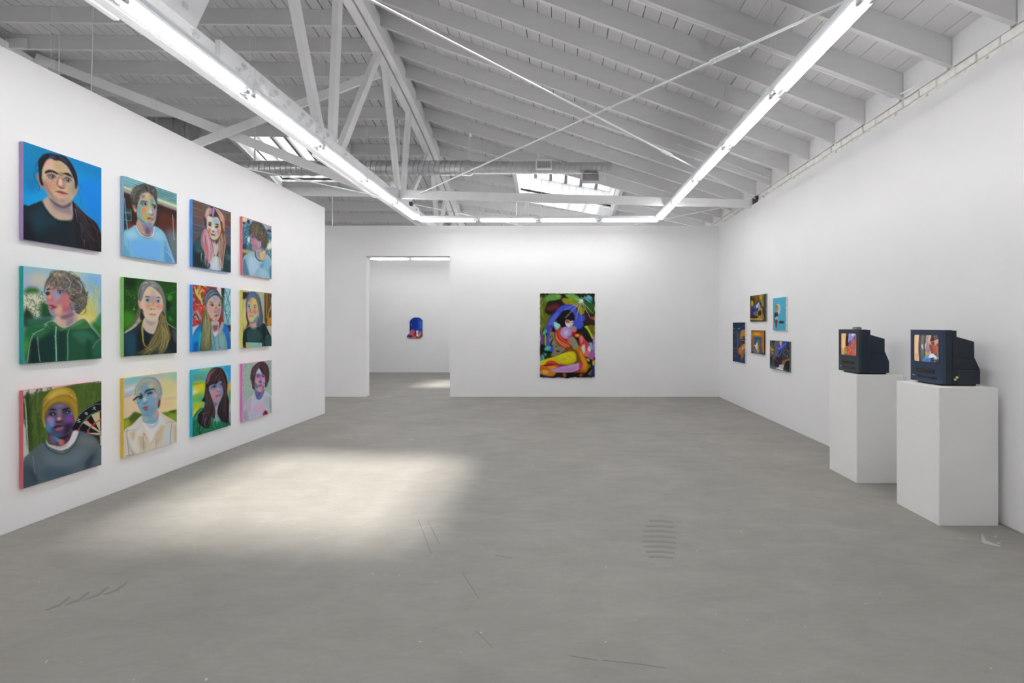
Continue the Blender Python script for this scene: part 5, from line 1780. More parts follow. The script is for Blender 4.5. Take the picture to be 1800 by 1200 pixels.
ART['portrait_34'] = (0.615, 0.77, 'b0ccc0', """
d 508078|d8e8d8|e8c8c8|88b8a8|f0d8d0|3c5c5c|a8d0c8|d8b8a8 420 21.6 11.9 60 1.5 0,-3 1011,3 1009,701 1,786
d 283848|405060 90 10.8 6.5 60 1.5 0,7 352,30 343,728 1,745
d f4c8c8|e8b0b4|283848 60 19.5 10.8 60 1.5 833,15 1011,15 1003,280 892,271
p d8dcec 4.3 -4,1002 19,808 94,685 266,613 405,565 565,692 756,561 905,622 1024,726 1015,1010
p b0ccf0 21.6 57,691 266,634 323,746 131,762
p e8bcdc 21.6 132,700 325,651 322,830 168,850
p d0e4fc 19.5 285,678 483,724 441,847 284,825
p ecc8e4 21.6 362,762 729,778 684,924 380,922
p d0d8f0 21.6 244,902 642,939 683,999 282,991
p b8bcc8 13 19,819 131,804 186,976 37,984
p a8b8b0 13 882,686 989,766 994,990 939,982
p c8d4e0 13 690,663 903,711 899,866 729,799
s 686878 3.4 122,751 168,871 205,1000
s 687870 4.2 945,761 964,875 983,989
s 8890a0 3.4 37,913 148,991
p b02840 2.2 672,998 705,927 779,913 842,946 856,1003 767,1001
p 602040 3.2 747,944 810,947 831,989 767,985
s e06070 3.4 779,921 842,957 831,994
s 401830 3.4 757,956 810,980
s e85060 3.4 683,988 726,941
p 7a70b0 4.3 406,479 526,535 650,549 735,514 712,600 627,677 524,692 424,631
p 80588c 10.8 526,546 588,553 566,627 525,622
p 5878b8 10.8 425,546 505,576 545,668 454,635
p a078a8 10.8 629,569 703,555 670,628 607,642
p 4888c8 6.5 566,638 648,636 606,675
s f0f4ff 5.1 395,553 444,655 544,705 668,683 744,581
s 8898c8 2.5 384,616 483,708 585,727
p c8a0b8 4.3 407,393 398,306 450,201 534,120 637,160 699,232 761,316 769,417 714,512 629,558 526,546 436,493
p c8dce8 10.8 461,180 534,120 616,181 615,226 470,225
p 78c8c8 8.7 451,136 492,128 471,192
p b070d0 8.7 470,225 699,243 698,277 470,269
p e8a8b0 13 448,332 551,319 570,409 468,399
p e8b0a8 10.8 507,490 630,492 609,534 527,525
p 4880c8 8.7 397,371 468,399 507,468 436,472
p 6088c8 8.7 652,461 726,458 693,521 651,527
p e080c0 6.5 572,288 635,283 644,350 571,343
p 5868c0 6.5 540,351 612,347 643,383 591,400 539,384
p 48b0d0 5.4 706,395 759,394 754,427 705,422
p f0a8c0 8.7 655,329 739,336 738,381 675,375
p 282038 3.2 454,234 511,217 573,231 511,234
p 282038 3.2 631,238 699,241 737,258 677,248
p 604878 4.3 460,251 552,254 572,288 480,280
p 504070 4.3 645,267 719,270 729,296 655,293
e f0e8f0 1.1 531,272 18 7.6
e 402048 1.1 515,266 20 8.7
e 302050 1.1 677,277 20 8.7
p c83048 3.2 518,435 570,415 621,425 652,445 610,468 548,456
p f090a0 3.2 569,447 631,454 600,467
p f8d0d8 2.2 569,431 611,435 606,446
s 601c38 3.4 508,434 580,432 663,442
p 4a3038 4.3 346,473 308,362 250,271 291,124 372,64 494,17 661,5 810,60 895,157 914,284 890,384 822,467 757,494 760,383 740,281 678,231 595,157 533,125 461,180 419,264 398,349 406,479
h 5a3c40|281c24|7c5450|3c2c38|8c5c68 70 10.8 290,253 311,147 412,56 556,32/430,232 451,168 513,118 596,113
h 583c40|281c24|80585c|3c2c34 60 10.8 640,15 831,84 894,214 822,456/595,146 720,245 771,362 779,452
h 281c24|6c484c|483038 40 8.7 289,285 308,362 347,430 386,499/409,285 388,348 387,413 406,490
d 2c1c24|785058|503840 110 23.8 9.7 60 1.5 291,124 453,37 430,200 386,456 308,362
d 2c1c24|785058|503840 110 23.8 9.7 60 1.5 661,16 875,98 914,272 779,452 762,271
c 281c24|7c5450|4c3238|8c5c68|3c2c38 150 19.5 9.7 337,461 289,371 260,272 291,189 351,106 452,59 556,21 703,19 810,71 884,156 914,284 879,383 822,456 779,485 879,383 914,284 884,156 810,71 703,19 556,21 452,59 351,106 291,189 260,272 289,371 337,461 356,474 318,374
p 1c2c34 4.3 555,99 637,138 720,234 657,229 595,168
""")
ART['large_painting'] = (1.21, 1.866, '1a1c18', """
p 241c18 11.6 52,100 332,52 465,119 288,196 53,244
p 6a2420 19.3 126,167 332,129 332,176 141,205
p 12281c 19.3 793,234 1002,253 989,465 765,465
p 3c1c20 15.4 793,263 942,214 1002,330 883,388
p 5f9a40 7.7 140,24 361,13 376,61 273,81 140,100 23,244 -6,311 8,167
p 7cb060 7.7 287,18 354,28 332,52
p 6ea848 5.8 465,13 613,8 732,60 852,118 912,156 792,166 673,109 494,42
p 2c5a20 9.6 732,118 881,99 1001,137 987,243 822,205
p 6a7018 5.8 9,426 1,244 67,225 156,273 53,426 24,464
p 4a6a18 9.6 8,91 96,52 111,148 23,244
d 88a030|3c4a10|6a8020 60 77 8.7 75 0.5 0,62 110,43 67,244 24,464 2,464
p 8c8c14 3.9 398,71 480,56 613,70 703,147 807,176 793,243 718,248 673,166 554,133 450,123
d a8a820|6c6c10 24 57.8 9.6 20 0.4 421,71 613,70 792,176 763,234 554,128
s c84020 3.8 403,66 428,80
s c84020 3.8 406,90 436,104
s b83828 3.8 443,124 480,128
s c84020 3.8 792,185 810,205
s c84020 3.8 785,224 808,243
p 4050c8 3.9 164,464 105,464 127,378 200,282 288,215 377,157 495,133 614,138 666,186 674,234 733,253 808,263 816,311 779,340 794,378 734,417 645,417 585,349 436,215 333,311 274,378
p 5868d8 11.6 141,368 230,282 333,215 318,292 215,378
p 4858d0 3.9 142,464 201,464 172,541 187,618 246,638 232,695 143,676 113,589
p 6a7020 3.9 68,426 90,301 200,253 141,340 90,464
p 4c5414 3.9 46,493 98,484 106,599 69,613
p c8c828 2.9 91,503 110,503 110,613 91,613
p 7a4a98 5.8 2,483 54,493 62,599 17,589
p 48c8a0 3.9 46,474 98,431 127,450 83,493
p 50d0b0 3.9 84,676 113,632 194,637 158,676
p 40b090 3.9 11,771 114,695 121,733 55,796 11,800
d a8e8d8|206050 16 57.8 7.7 55 0.2 25,752 114,704 99,743 40,791
p 243818 7.7 70,772 187,685 202,762 99,781
p 101410 3.9 25,656 114,695 217,695 143,714 55,704
p 141416 2.9 252,359 289,311 362,253 421,205 495,195 584,215 629,263 630,320 585,330 481,320 467,359 437,407 363,436 275,445
p 1c1c1e 2.9 245,388 201,464 157,503 245,493 289,426
d 101012|242426 20 67.4 9.6 120 0.4 186,407 333,378 290,465 172,503
p f4e8f4 2.9 459,340 496,311 555,330 585,359 571,397 534,407 482,388
p e0d8f0 2.9 541,330 607,330 600,369 556,397 541,369
p a8602c 3.9 459,335 496,309 548,340 526,354 474,349
p b87840 2.9 570,349 607,335 612,349 585,359
s 201418 3 474,349 504,357 541,349
s 201418 3 563,354 593,347
s 403040 2.3 556,359 565,378 550,384
p 803048 1.9 529,390 548,388 541,397
s 181418 4.5 459,373 497,407 549,426
s 181418 3.8 459,311 496,307 555,330 615,311
p 80e0e0 3.9 252,349 289,340 333,364 370,378 356,407 304,436 267,407
d c8f4f0|58c0c8|f0ffff 30 38.5 6.7 30 0.6 259,349 348,369 348,407 289,426
p c83c78 3.9 174,445 208,407 208,445 179,464
p a89a6c 3.9 556,388 645,398 660,436 631,465 586,446
p c08890 5.8 541,407 645,398 660,446 601,465 556,446
p d03c28 3.9 275,465 319,426 393,397 393,474 438,522 512,542 557,638 483,653 379,628 305,590 268,522
s f0a060 8.7 290,465 320,542 438,600 542,629
s e86040 7.7 334,436 364,522 468,580 550,600
s 7c1420 6.7 304,455 334,542 438,590
s f0b070 6.7 290,522 364,590 483,638
s 8c1420 6.7 363,426 393,513 497,561
s d82828 8.7 356,465 438,551 527,590
p b8a0d8 2.9 371,465 400,417 467,397 541,417 578,455 571,503 512,542 438,532 386,503
p d8c8ec 9.6 467,436 512,455 482,503 438,484
p c83088 4.8 483,542 542,503 579,503 527,542
p b82020 3.9 571,484 616,455 675,484 765,484 735,513 646,523
p f0a020 5.8 646,494 705,484 705,513 653,513
p e8d030 3.9 668,499 705,494 693,508
p 8c8a70 3.9 164,541 186,464 253,465 268,541 335,619 461,648 424,696 291,744 202,743 246,676 231,618 172,589
p a8a48c 7.7 187,541 246,522 246,599 202,589
d 241810|302418 10 32.7 15.4 110 0.4 179,503 238,503 239,589 202,599
e 241810 1.9 290,633 18 7.7
e 2c1c14 2.9 328,688 37 9.6
e 241810 2.9 202,589 15 17.3
p 9a987c 3.9 505,552 586,513 661,561 706,639 677,687 647,697 587,638
d b0ac90|6c6a50 20 38.5 7.7 60 0.5 527,552 586,532 676,639 647,677
p d84848 3.9 713,523 765,499 817,552 877,591 885,639 871,726 826,736 825,639 736,620
p e88080 5.8 720,523 765,509 795,552 750,591
p f0d8e4 3.9 751,639 810,610 826,697 796,726 766,678
p f0d8e8 3.9 870,659 900,620 930,668 901,707 871,707
p e87868 3.9 796,716 856,678 916,707 901,746 841,755
s 981c20 4.5 780,542 795,591 766,620
s 981c20 4.5 825,571 840,639 826,687
p c87a18 3.9 647,687 721,619 796,726 871,823 887,881 827,939 708,948 767,852 722,774
p e89820 7.7 721,677 796,755 857,852 797,910 752,813
p 8a4c14 7.7 677,697 737,774 782,852 723,890 707,774
p 8a5a18 3.9 424,696 557,648 677,687 737,793 737,851 648,841 677,745
d 583408|a87828 50 23.1 4.8 20 0.6 468,667 617,658 722,793 678,832
p dccc18 2.9 4,810 114,781 262,753 409,715 528,691 617,696 662,745 648,812 544,846 351,840 232,820 114,839 11,858
p e8e020 11.6 321,753 498,706 617,725 588,793 410,811
p a89c10 7.7 336,830 499,841 648,812 559,851 410,850
d f0e830|b8a814 30 57.8 4.8 10 0.3 321,753 588,716 618,793 380,811
p d82828 3.9 114,820 203,796 321,825 292,845 188,844 122,853
s f08080 3 129,820 203,820 292,830
p b03070 3.9 292,854 366,840 499,860 470,889 336,883
p d8a8dc 2.9 166,916 336,879 499,860 678,832 767,852 723,900 589,938 411,942 233,936
p c894d4 9.6 322,907 559,889 678,871 559,928
p d03c78 4.8 722,827 775,852 753,900 708,890
p d86818 3.9 4,863 144,863 306,850 321,888 174,907 11,896
p e8a840 7.7 144,878 277,864 292,888 188,897
p d88820 3.9 11,906 144,907 292,946 218,979 71,973 4,944
p f0b050 7.7 56,916 144,921 130,955 56,945
p c04818 5.8 619,928 738,919 827,929 768,953 649,948
p 141210 3.9 263,965 411,946 619,938 798,948 888,978 738,995 352,990
p 242060 3.9 4,963 115,979 233,992 4,998
p b06030 3.9 418,961 470,956 470,985 433,985
p b06030 3.9 723,963 768,958 768,977 723,982
p 141414 7.7 856,794 976,756 991,853 947,969 872,949 887,871
p 2a2c60 5.8 946,852 1000,824 1001,998 888,997 947,930
p d8c828 3.9 849,779 886,775 901,809 871,804
p d8d028 3.9 954,814 991,794 991,833 969,857
p 6a8820 5.8 872,852 916,843 909,891
s d8e0d0 3 887,968 947,911
s e0a030 3.8 880,959 944,920
s 3080a0 3.8 903,978 955,949
p a868b8 3.9 871,746 930,688 990,688 991,746 946,785 886,765
p d84888 4.8 939,785 953,736 976,785
p 88b0d8 4.8 892,591 945,591 968,678 930,659
p c8a0e0 4.8 967,543 1001,475 998,678 975,659
p c8c828 2.9 809,398 868,388 929,465 966,504 952,543 899,475 854,427
p 707018 4.8 868,388 943,378 1000,398 996,485 959,504 914,436
p a85820 3.9 927,282 987,282 999,316 943,311
s 202810 3.8 883,407 944,465
p 8a5a40 5.8 703,137 762,108 792,147
e e8f0ff 13.5 750,89 33 21.2
e ffffff 5.8 750,91 15 11.6
s f4f0d8 3.8,1.5 750,91 643,61
s d8e8c0 3,0.8 750,91 436,205
s f0f0d0 3.8,0.8 750,91 459,296
s f0f0d0 3.8,0.8 750,91 674,243
s d0e0d0 3,0.8 750,91 749,330
s d0e0e0 3,0.8 750,91 652,311
s f0f0d0 3.8,0.8 750,91 920,296
s f0f0d0 4.5,0.8 750,91 957,234
s e0e8d0 3,0.8 750,91 821,41
d 48b8c8|88d8e0|2c8898 24 57.8 7.7 40 0.2 792,60 911,31 956,89 881,108
s 60c8d8 4.5,1.5 747,46 851,84 941,113
s 60c8d8 4.5,1.5 806,41 911,84
s 60c8d8 6.7,1.5 881,36 948,84
""")
ART['small_blue'] = (0.62, 0.78, '123a68', """
p 0e2c50 38.1 0,0 1000,0 1005,180 0,192
p 1a4a78 47.6 311,302 683,295 689,558 249,574
p c88a28 5.7 655,427 634,277 741,201 918,185 1047,215 1052,397
p 6c3c18 7.6 686,426 1016,343 1022,545 928,548 902,680 788,915 634,905 631,751 659,597
p c88820 7.6 492,661 628,617 779,554 1021,508 1024,619 872,682 877,852 632,789 507,796
p b47020 15.2 782,686 932,679 787,895 695,882
p 1c1814 3.8 745,368 1016,343 1021,499 838,515
s e8e4dc 7.4 775,367 894,368
s e8e4dc 7.4 758,405 895,405
s e8e4dc 7.4 759,446 896,446
e d8d4c8 3.8 817,628 55 34.3
e 402818 1.9 811,624 18 11.4
s c87828 7.4 53,288 424,244 442,625
s c87828 7.4 374,263 391,627 53,661
q 1c3048 5.7 92,317 343,283 346,609 93,619
d 8a5a2c|44586c|6c4828 26 114.3 13.3 80 0.5 105,326 343,302 346,609 106,639
s b07028 8.9 218,653 474,662 538,794
d a87830|7c5420 20 95.2 11.4 70 0.6 120,697 442,683 445,877 120,916
s 6888a8 4.5 85,162 559,157 915,72
e e8e0c0 3.8 528,163 31 15.2
e e8e0c0 1.9 98,162 18 11.4
s 3c689c 4.5 437,281 652,268 655,427
s 3c689c 4.5 376,435 656,430
""")
ART['small_gold'] = (0.62, 0.47, '4a3c14', """
p 6a5818 34.4 0,0 592,-8 592,263 42,405
p 9c8420 28.7 592,-8 941,3 941,452 734,413 640,237
p 241c0c 22.9 0,15 146,21 146,174 42,227
p 2c3c50 22.9 873,3 1009,9 1009,483 896,477
p 88581c 17.2 323,70 520,52 520,201 398,308 298,243
p 2c2410 17.2 171,117 298,98 273,329 171,294
p d8b418 17.2 94,200 197,222 222,326 120,409
p c8a018 17.2 640,39 781,22 758,189 664,182
s 1c180c 22.9 734,33 827,138 758,203
p 181830 8.6 373,393 496,256 616,236 711,327 711,468 592,519 398,597
p 3058b8 11.5 222,414 447,340 544,259 616,293 568,432 398,597 273,534
p a8c8f0 14.3 398,395 568,290 616,293 520,458 422,483
p 2c2c70 11.5 42,524 298,477 398,597 298,739 68,763
p 6c6c80 17.2 248,650 447,599 447,772 298,841 222,767
p c0a088 14.3 544,402 640,365 687,551 592,576 544,517
p d0b890 11.5 520,573 664,522 734,610 592,633
p b08c40 11.5 496,601 781,499 873,782 873,866 496,802
p 1c1814 8.6 535,631 711,595 725,750 544,768
p 383830 14.3 781,499 1000,510 1000,978 873,977
p c8a444 11.5 0,866 398,881 781,780 873,866 734,976 398,959 16,926
p b08030 11.5 664,791 850,754 873,866 734,905
p 343024 11.5 0,925 1000,978 1000,1006 0,1006
p 241c14 11.5 0,761 248,738 447,830 398,872 0,851
p 404858 14.3 896,477 1000,468 1000,592 896,588
""")
ART['small_cyan'] = (0.43, 0.52, '50b8d8', """
p c4d0dc 7 279,238 352,186 533,212 605,319 563,458 413,524 352,428 443,337
p c0902c 7 181,305 230,236 352,217 425,290 413,360 261,421 181,400
s 20180c 5.5 205,287 291,281
p 182018 2.3 218,264 304,274 261,296
p 4c3c30 7 106,517 230,444 383,457 425,548 291,580 261,615 137,589
p 2c3428 9.3 106,493 181,471 168,732 119,755
p b8c8d0 7 168,613 291,580 425,618 383,676 199,661
d 405868|e0e8ec 14 46.7 9.3 40 1.2 181,602 413,606 389,676 199,673
p b04838 7 156,684 352,664 389,735 304,922 242,922 181,803
p 702c28 9.3 242,686 304,686 279,922 230,898
s 302018 7.3 279,922 304,993
p 2c3c38 4.7 485,736 652,703 874,730 862,775 681,796 503,783
s 30443c 9.1,5.5 521,783 545,923
s 30443c 9.1,5.5 827,763 816,924
s e0e8e0 5.5 681,657 681,715
s 304038 5.5 605,679 740,705
""")
ART['small_arch'] = (0.53, 0.417, 'b4682c', """
p 8c4820 26 -24,472 112,434 99,897 -1,968
p c88c20 9.7 74,266 100,128 284,75 700,73 872,154 872,268 645,256 290,262
p e0b030 26 285,127 643,124 644,206 288,211
s 241c18 10.1 43,266 69,129 284,75 758,73 928,170 816,253
q 2c688c 9.7 199,281 816,279 809,699 213,696
d 58a0c0|183c54|8a7c50|c8b060 40 84.4 19.5 60 1.2 230,297 788,302 792,669 243,694
p 8a7438 16.2 473,424 647,419 651,643 537,680
q 585860 9.7 93,734 420,670 875,727 877,1003 73,1002
p 707078 26 245,759 709,767 656,957 192,955
p f0ead8 13 241,629 390,639 475,489 523,585 493,778 598,867 514,935 423,782
p c8a860 13 508,682 594,678 571,931 496,936
p 1c1814 9.7 -2,952 101,929 134,998 0,1006
p 241c18 9.7 887,896 1011,903 1011,1005 877,1003
s d08038 12.7 119,299 141,862
s 8a4c1c 10.1 861,252 876,881
p d8802c 26 883,122 1000,121 1000,873 903,879
""")
ART['small_dark'] = (0.655, 0.467, '2c3038', """
p 5c6874 15.6 282,25 560,16 485,410 327,580 245,426
p 4a5460 15.6 -4,552 327,553 249,932 0,986
p 687480 13 83,896 489,932 978,978 0,1008
d 14161c|3c444c|888c90|1c2028 90 114.6 23.4 50 1.2 637,39 993,25 997,625 642,657
d 14141a|b07850|606870|d8a070|282c30 60 88.5 26 40 1.2 13,35 262,53 287,636 39,657
p c88858 13 15,225 162,271 244,347 79,384
p d09868 10.4 80,438 183,404 204,483
p 3c50c0 7.8 405,232 560,93 750,22 906,41 863,131 714,215 639,348 525,486 427,558 465,359
p 5c74e0 13 444,256 638,142 825,57 789,122 562,275
p 1c2870 13 485,410 639,271 601,376 486,488
s e0e4f0 6.1 405,232 484,280 657,180
s e0e4f0 6.1 639,297 563,457 447,557
p 34182c 10.4 247,693 407,599 642,657 756,775 643,889 410,888 269,824
d 582848|201018|886078 30 88.5 18.2 40 1.2 267,664 680,654 643,863 330,870
p a87040 13 642,683 866,587 982,552 976,677 793,771 662,758
p 181820 10.4 -3,634 123,569 83,842 7,877
p 14141a 13 793,695 997,625 999,925 794,873
s 9098a0 8.1 714,241 826,184 864,334 754,494
s 9098a0 8.1 864,283 956,353 866,561
s 9098a0 6.1 659,398 791,466 717,625
p f0f0ec 7.8 330,950 489,893 547,822 567,897 701,921 682,975 489,971
s f8f8f8 10.2 410,946 682,962
p d8d8d8 7.8 488,828 719,778 701,908 567,897
p e0b080 7.8 521,30 637,18 619,143 541,146
""")
ART['shaped_blue'] = (0.56, 0.74, '2040b0', """
p 2858c0 81.1 692,27 1000,81 1000,622 731,595
p 1838a0 54.1 423,81 692,81 654,541 346,541
p 0c2c78 40.5 192,216 308,297 269,622 192,635
p 3c78d8 40.5 846,216 981,216 962,541 865,486
e 702890 24.3 750,142 58 45.9
e d8e0f8 8.1 288,362 19 21.6
e d8d8f8 8.1 327,595 15 18.9
e d8d8f8 8.1 442,574 12 13.5
p d86878 13.5 173,662 346,622 500,622 577,730 500,892 154,838
p a03c3c 18.9 481,703 596,757 577,878 462,878
p e88878 18.9 692,865 846,703 942,676 885,838 769,973
p c86838 16.2 769,676 1000,676 981,757 885,716
p 6c6428 16.2 923,757 1000,703 1000,919 865,959
p d87870 16.2 346,892 692,878 731,993 77,993
p 3858a0 13.5 58,865 192,824 385,865 365,932 115,946
p 20306c 13.5 154,865 308,865 288,905 154,919
p e8a0a8 10.8 58,919 115,932 115,980 58,959
p b05018 10.8 596,919 712,892 712,986 596,993
p 502020 10.8 0,865 58,892 38,986 0,973
p 402028 13.5 538,622 596,622 596,757 538,716
p f4e8ec 8.1 587,649 673,622 760,649 721,730 740,865 615,878 625,730
""")
ART['screen_near'] = (0.28, 0.235, '4a4644', """
q f0cca0 5.6 -5,-10 192,-3 193,1005 -5,1000
q d8b898 37.6 5,717 187,707 187,1006 5,1004
q f8d8a0 9.4 -5,0 26,0 26,998 -5,1000
q f0b8a0 5.6 169,-2 194,-3 195,1005 170,1007
q 4a4442 5.6 197,-3 303,-4 295,1007 198,1005
q 70706a 9.4 309,5 404,4 395,382 309,385
q 4a4040 7.5 404,4 473,3 474,379 425,353
q a8a088 9.4 478,3 582,6 543,330 494,331
q e0a898 11.3 582,6 664,5 641,308 553,329
p c8c0b8 7.5 304,414 385,354 405,543 355,507
p 48889c 7.5 299,472 375,544 385,591 304,548
q 50706c 18.8 299,567 405,581 406,942 305,949
q 5c4c4c 7.5 405,372 469,351 465,767 406,885
p c0d8e0 5.6 472,342 519,321 504,500 475,502
p a88890 7.5 524,349 621,308 642,532 485,577 494,501
p 9c8894 7.5 485,577 642,578 642,606 485,615
p c8a848 5.6 480,634 544,621 603,683 593,731 485,737
p 98906c 5.6 554,630 642,616 642,700 603,702
q 401c08 4.7 664,0 746,4 785,211 670,242
q 685858 5.6 746,4 879,2 926,115 794,201
q 584c40 5.6 874,2 1000,5 1001,123 917,143
p f0a898 5.6 641,270 794,210 1001,123 1001,232 870,245 833,375 728,388 660,354
p 6c5058 5.6 679,269 794,229 814,348 747,388 689,343
p e0a080 11.3 813,247 991,150 992,314 889,318 833,347
p b06848 7.5 833,357 1001,278 1003,652 891,649 853,577
p 8c4830 9.4 889,327 964,288 983,369 899,409
e d8d0d8 3.8 974,379 28 24.5
p 485068 5.6 927,280 992,250 992,287
p b0543c 7.5 699,399 823,385 872,576 825,699 758,656 738,527
p 904834 5.6 631,364 699,362 728,453 719,621 671,568 632,495
s 602018 9.4 699,380 719,472 700,585
s f0c0b0 8.5 636,280 612,402 637,532 671,661
p 988078 11.3 891,630 994,616 994,735 891,722
p d89878 7.5 777,692 853,734 891,741 854,799 796,728
p d0a8b0 5.6 642,588 680,586 700,697 662,830 603,777
p 60a0d8 4.7 305,968 426,864 485,747 593,759 642,831 584,872 465,881 345,994
p 4c70c8 5.6 465,862 584,872 662,858 643,1018 426,1016
p 4c88a0 7.5 305,968 426,902 446,1015 305,1006
p e0e8f4 4.7 593,787 700,678 758,675 825,745 873,816 854,863 778,841 749,787 681,828 623,832
p d8e0f4 4.7 901,777 966,755 994,808 986,891 929,886
p 60a8c8 5.6 768,832 825,828 863,881 797,895
p 483c3c 4.7 643,925 701,827 758,842 768,897 995,890 1005,1000 682,1015
p 404440 7.5 662,905 758,879 797,1007 682,1015
e f0e8d8 2.8 802,950 14 13.2
e f0e8d8 2.8 877,825 14 13.2
s c8d0f0 11.3 584,882 614,955
""")
ART['screen_far'] = (0.28, 0.235, '301408', """
q f0c48c 7.6 -14,-14 308,-14 308,1001 -14,997
q d8a470 38.2 14,682 259,674 259,984 14,995
q 40200c 7.6 308,-14 388,-13 380,631 308,634
q 140804 5.7 388,-13 473,-13 473,590 380,593
q d8c8c8 7.6 473,-13 526,-13 526,397 486,398
p 8c88e0 9.6 526,-13 861,-13 785,166 708,223 656,433 578,511 526,512
p 3c48b8 11.5 526,359 656,319 630,509 552,531
p d8d0f8 11.5 630,6 836,6 759,110 656,110
p c83c18 9.6 486,551 656,509 669,736 604,1005 526,1009 604,738
p c0583c 7.6 669,584 759,223 861,316 1000,388 1000,1000 630,1013 682,736
p a0604c 22.9 734,507 861,428 887,691 759,733
p d05c48 9.6 836,-13 1000,-13 1000,351 887,278
s f0e0f0 8.9 746,185 695,318 669,565
s c8b0f0 8.9 785,147 861,259 962,351
p b8702c 7.6 232,655 367,632 446,706 393,823 259,829
p 80a030 7.6 205,870 286,808 393,842 367,940 205,967
p 8c4c18 7.6 205,947 393,919 367,1017 205,1006
p b84c38 7.6 393,631 499,589 643,737 552,836 433,841
p c84830 7.6 393,842 526,837 526,1009 393,1016
s f4e0d0 8.9 286,644 446,600 526,665 643,752
s f4e0d0 7.5 643,756 526,837 460,868
s f4d8d0 6 446,859 499,972 552,1008
s f4e0e0 7.5 987,594 912,708 836,768 874,860 962,894
""")

def colour_mat(name, rough=0.65, emit=0.0):
    m = bpy.data.materials.new(name)
    m.use_nodes = True
    nt = m.node_tree
    b = nt.nodes['Principled BSDF']
    a = nt.nodes.new('ShaderNodeAttribute')
    a.attribute_name = 'paint'
    if emit > 0:
        b.inputs['Base Color'].default_value = (0.02, 0.02, 0.022, 1)
        nt.links.new(a.outputs['Color'], b.inputs['Emission Color'])
        b.inputs['Emission Strength'].default_value = emit
        b.inputs['Roughness'].default_value = 0.12
    else:
        nt.links.new(a.outputs['Color'], b.inputs['Base Color'])
        b.inputs['Roughness'].default_value = rough
        b.inputs['Specular IOR Level'].default_value = 0.15
        n = nt.nodes.new('ShaderNodeTexNoise')
        n.inputs['Scale'].default_value = 160
        bp = nt.nodes.new('ShaderNodeBump')
        bp.inputs['Strength'].default_value = 0.08
        bp.inputs['Distance'].default_value = 0.004
        nt.links.new(n.outputs['Fac'], bp.inputs['Height'])
        nt.links.new(bp.outputs['Normal'], b.inputs['Normal'])
    return m
M_PAINT = colour_mat('painted_surface')
M_SCREEN = colour_mat('lit_screen', emit=0.78)

def grid_mesh(name, res, place, m, keep=None, wobble=None):
    """picture ART[name] as a coloured grid; place(u, v) gives world points for arrays u, v in 0..1"""
    im, nx, ny = picture(name, res)
    vv, uu = np.meshgrid(np.linspace(0, 1, ny + 1), np.linspace(0, 1, nx + 1), indexing='ij')
    u, v = uu.copy(), vv.copy()
    if wobble is not None:
        u, v = wobble(u, v)
    co = place(u, v).reshape(-1, 3)
    i = np.arange(ny * (nx + 1)).reshape(ny, nx + 1)[:, :nx]
    q = np.stack([i, i + nx + 1, i + nx + 2, i + 1], -1).reshape(-1, 4)
    if keep is not None:
        cu = (np.arange(nx) + 0.5) / nx
        cv = (np.arange(ny) + 0.5) / ny
        CV, CU = np.meshgrid(cv, cu, indexing='ij')
        q = q[keep(CU.ravel(), CV.ravel())]
    me = bpy.data.meshes.new('picture')
    me.vertices.add(len(co))
    me.vertices.foreach_set('co', co.ravel())
    me.loops.add(q.size)
    me.loops.foreach_set('vertex_index', q.ravel().astype(np.int32))
    me.polygons.add(len(q))
    me.polygons.foreach_set('loop_start', np.arange(0, q.size, 4, dtype=np.int32))
    me.update(calc_edges=True)
    at = me.color_attributes.new('paint', 'FLOAT_COLOR', 'POINT')
    at.data.foreach_set('color', np.concatenate([im.reshape(-1, 3), np.ones((len(co), 1))], 1).astype(np.float32).ravel())
    me.materials.append(m)
    return me

# ------------------------------------------------------------------ canvases on the left wall
T = 0.035
LEFT = [
    ('portrait_11', 'portrait of a dark haired person in black shirt on bright blue, lilac edge', (176, 148, 200)),
    ('portrait_12', 'portrait of a short haired person in pale blue shirt by a garage door', (138, 182, 214)),
    ('portrait_13', 'portrait of a person with wavy pink hair before brown bricks', (78, 156, 240)),
    ('portrait_14', 'portrait of a tousled head turned left before blue trees, red edge', (232, 118, 126)),
    ('portrait_21', 'portrait of a curly haired person in a green hoodie, teal edge', (0, 168, 160)),
    ('portrait_22', 'portrait of a person with long straight blond hair on dark green leaves', (140, 208, 98)),
    ('portrait_23', 'portrait of a long haired person in a blue hoodie beside leaded glass', (10, 156, 246)),
    ('portrait_24', 'portrait of a person in a dark green jumper by brown curtains, yellow edge', (224, 216, 98)),
    ('portrait_31', 'portrait of a person in a mustard beanie and grey jumper with a dartboard', (218, 112, 122)),
    ('portrait_32', 'portrait of a blue faced person in half rim glasses and cream checked shirt', (232, 196, 24)),
    ('portrait_33', 'portrait of a person with long dark fringed hair in a green striped shirt', (34, 188, 230)),
    ('portrait_34', 'portrait of a curly dark haired person in a white tee, pink edge', (236, 118, 200)),
]
RES = [172, 142, 118, 108]
for n, (nm, label, edge) in enumerate(LEFT):
    r, c = n // 4, n % 4
    y0 = 3.625 + 0.8365 * c
    y1 = y0 + 0.618
    z1 = 3.041 - 0.9775 * r
    z0 = z1 - 0.77
    xf = XL + T
    root = thing('portrait_painting', label, 'painting', (XL + T / 2, (y0 + y1) / 2, (z0 + z1) / 2))
    em = mat('canvas_edge_paint', edge, 0.6, noise=0.06, nscale=12)
    MB().box(XL + 0.002, xf - 0.0008, y0, y1, z0, z1).obj('stretched_canvas', em, root, bevel=0.0025)
    place = lambda u, v, xf=xf, y0=y0, y1=y1, z0=z0, z1=z1: np.stack([np.full_like(u, xf), y0 + (y1 - y0) * u, z1 + (z0 - z1) * v], -1)
    link('picture', grid_mesh(nm, RES[c], place, M_PAINT), root)

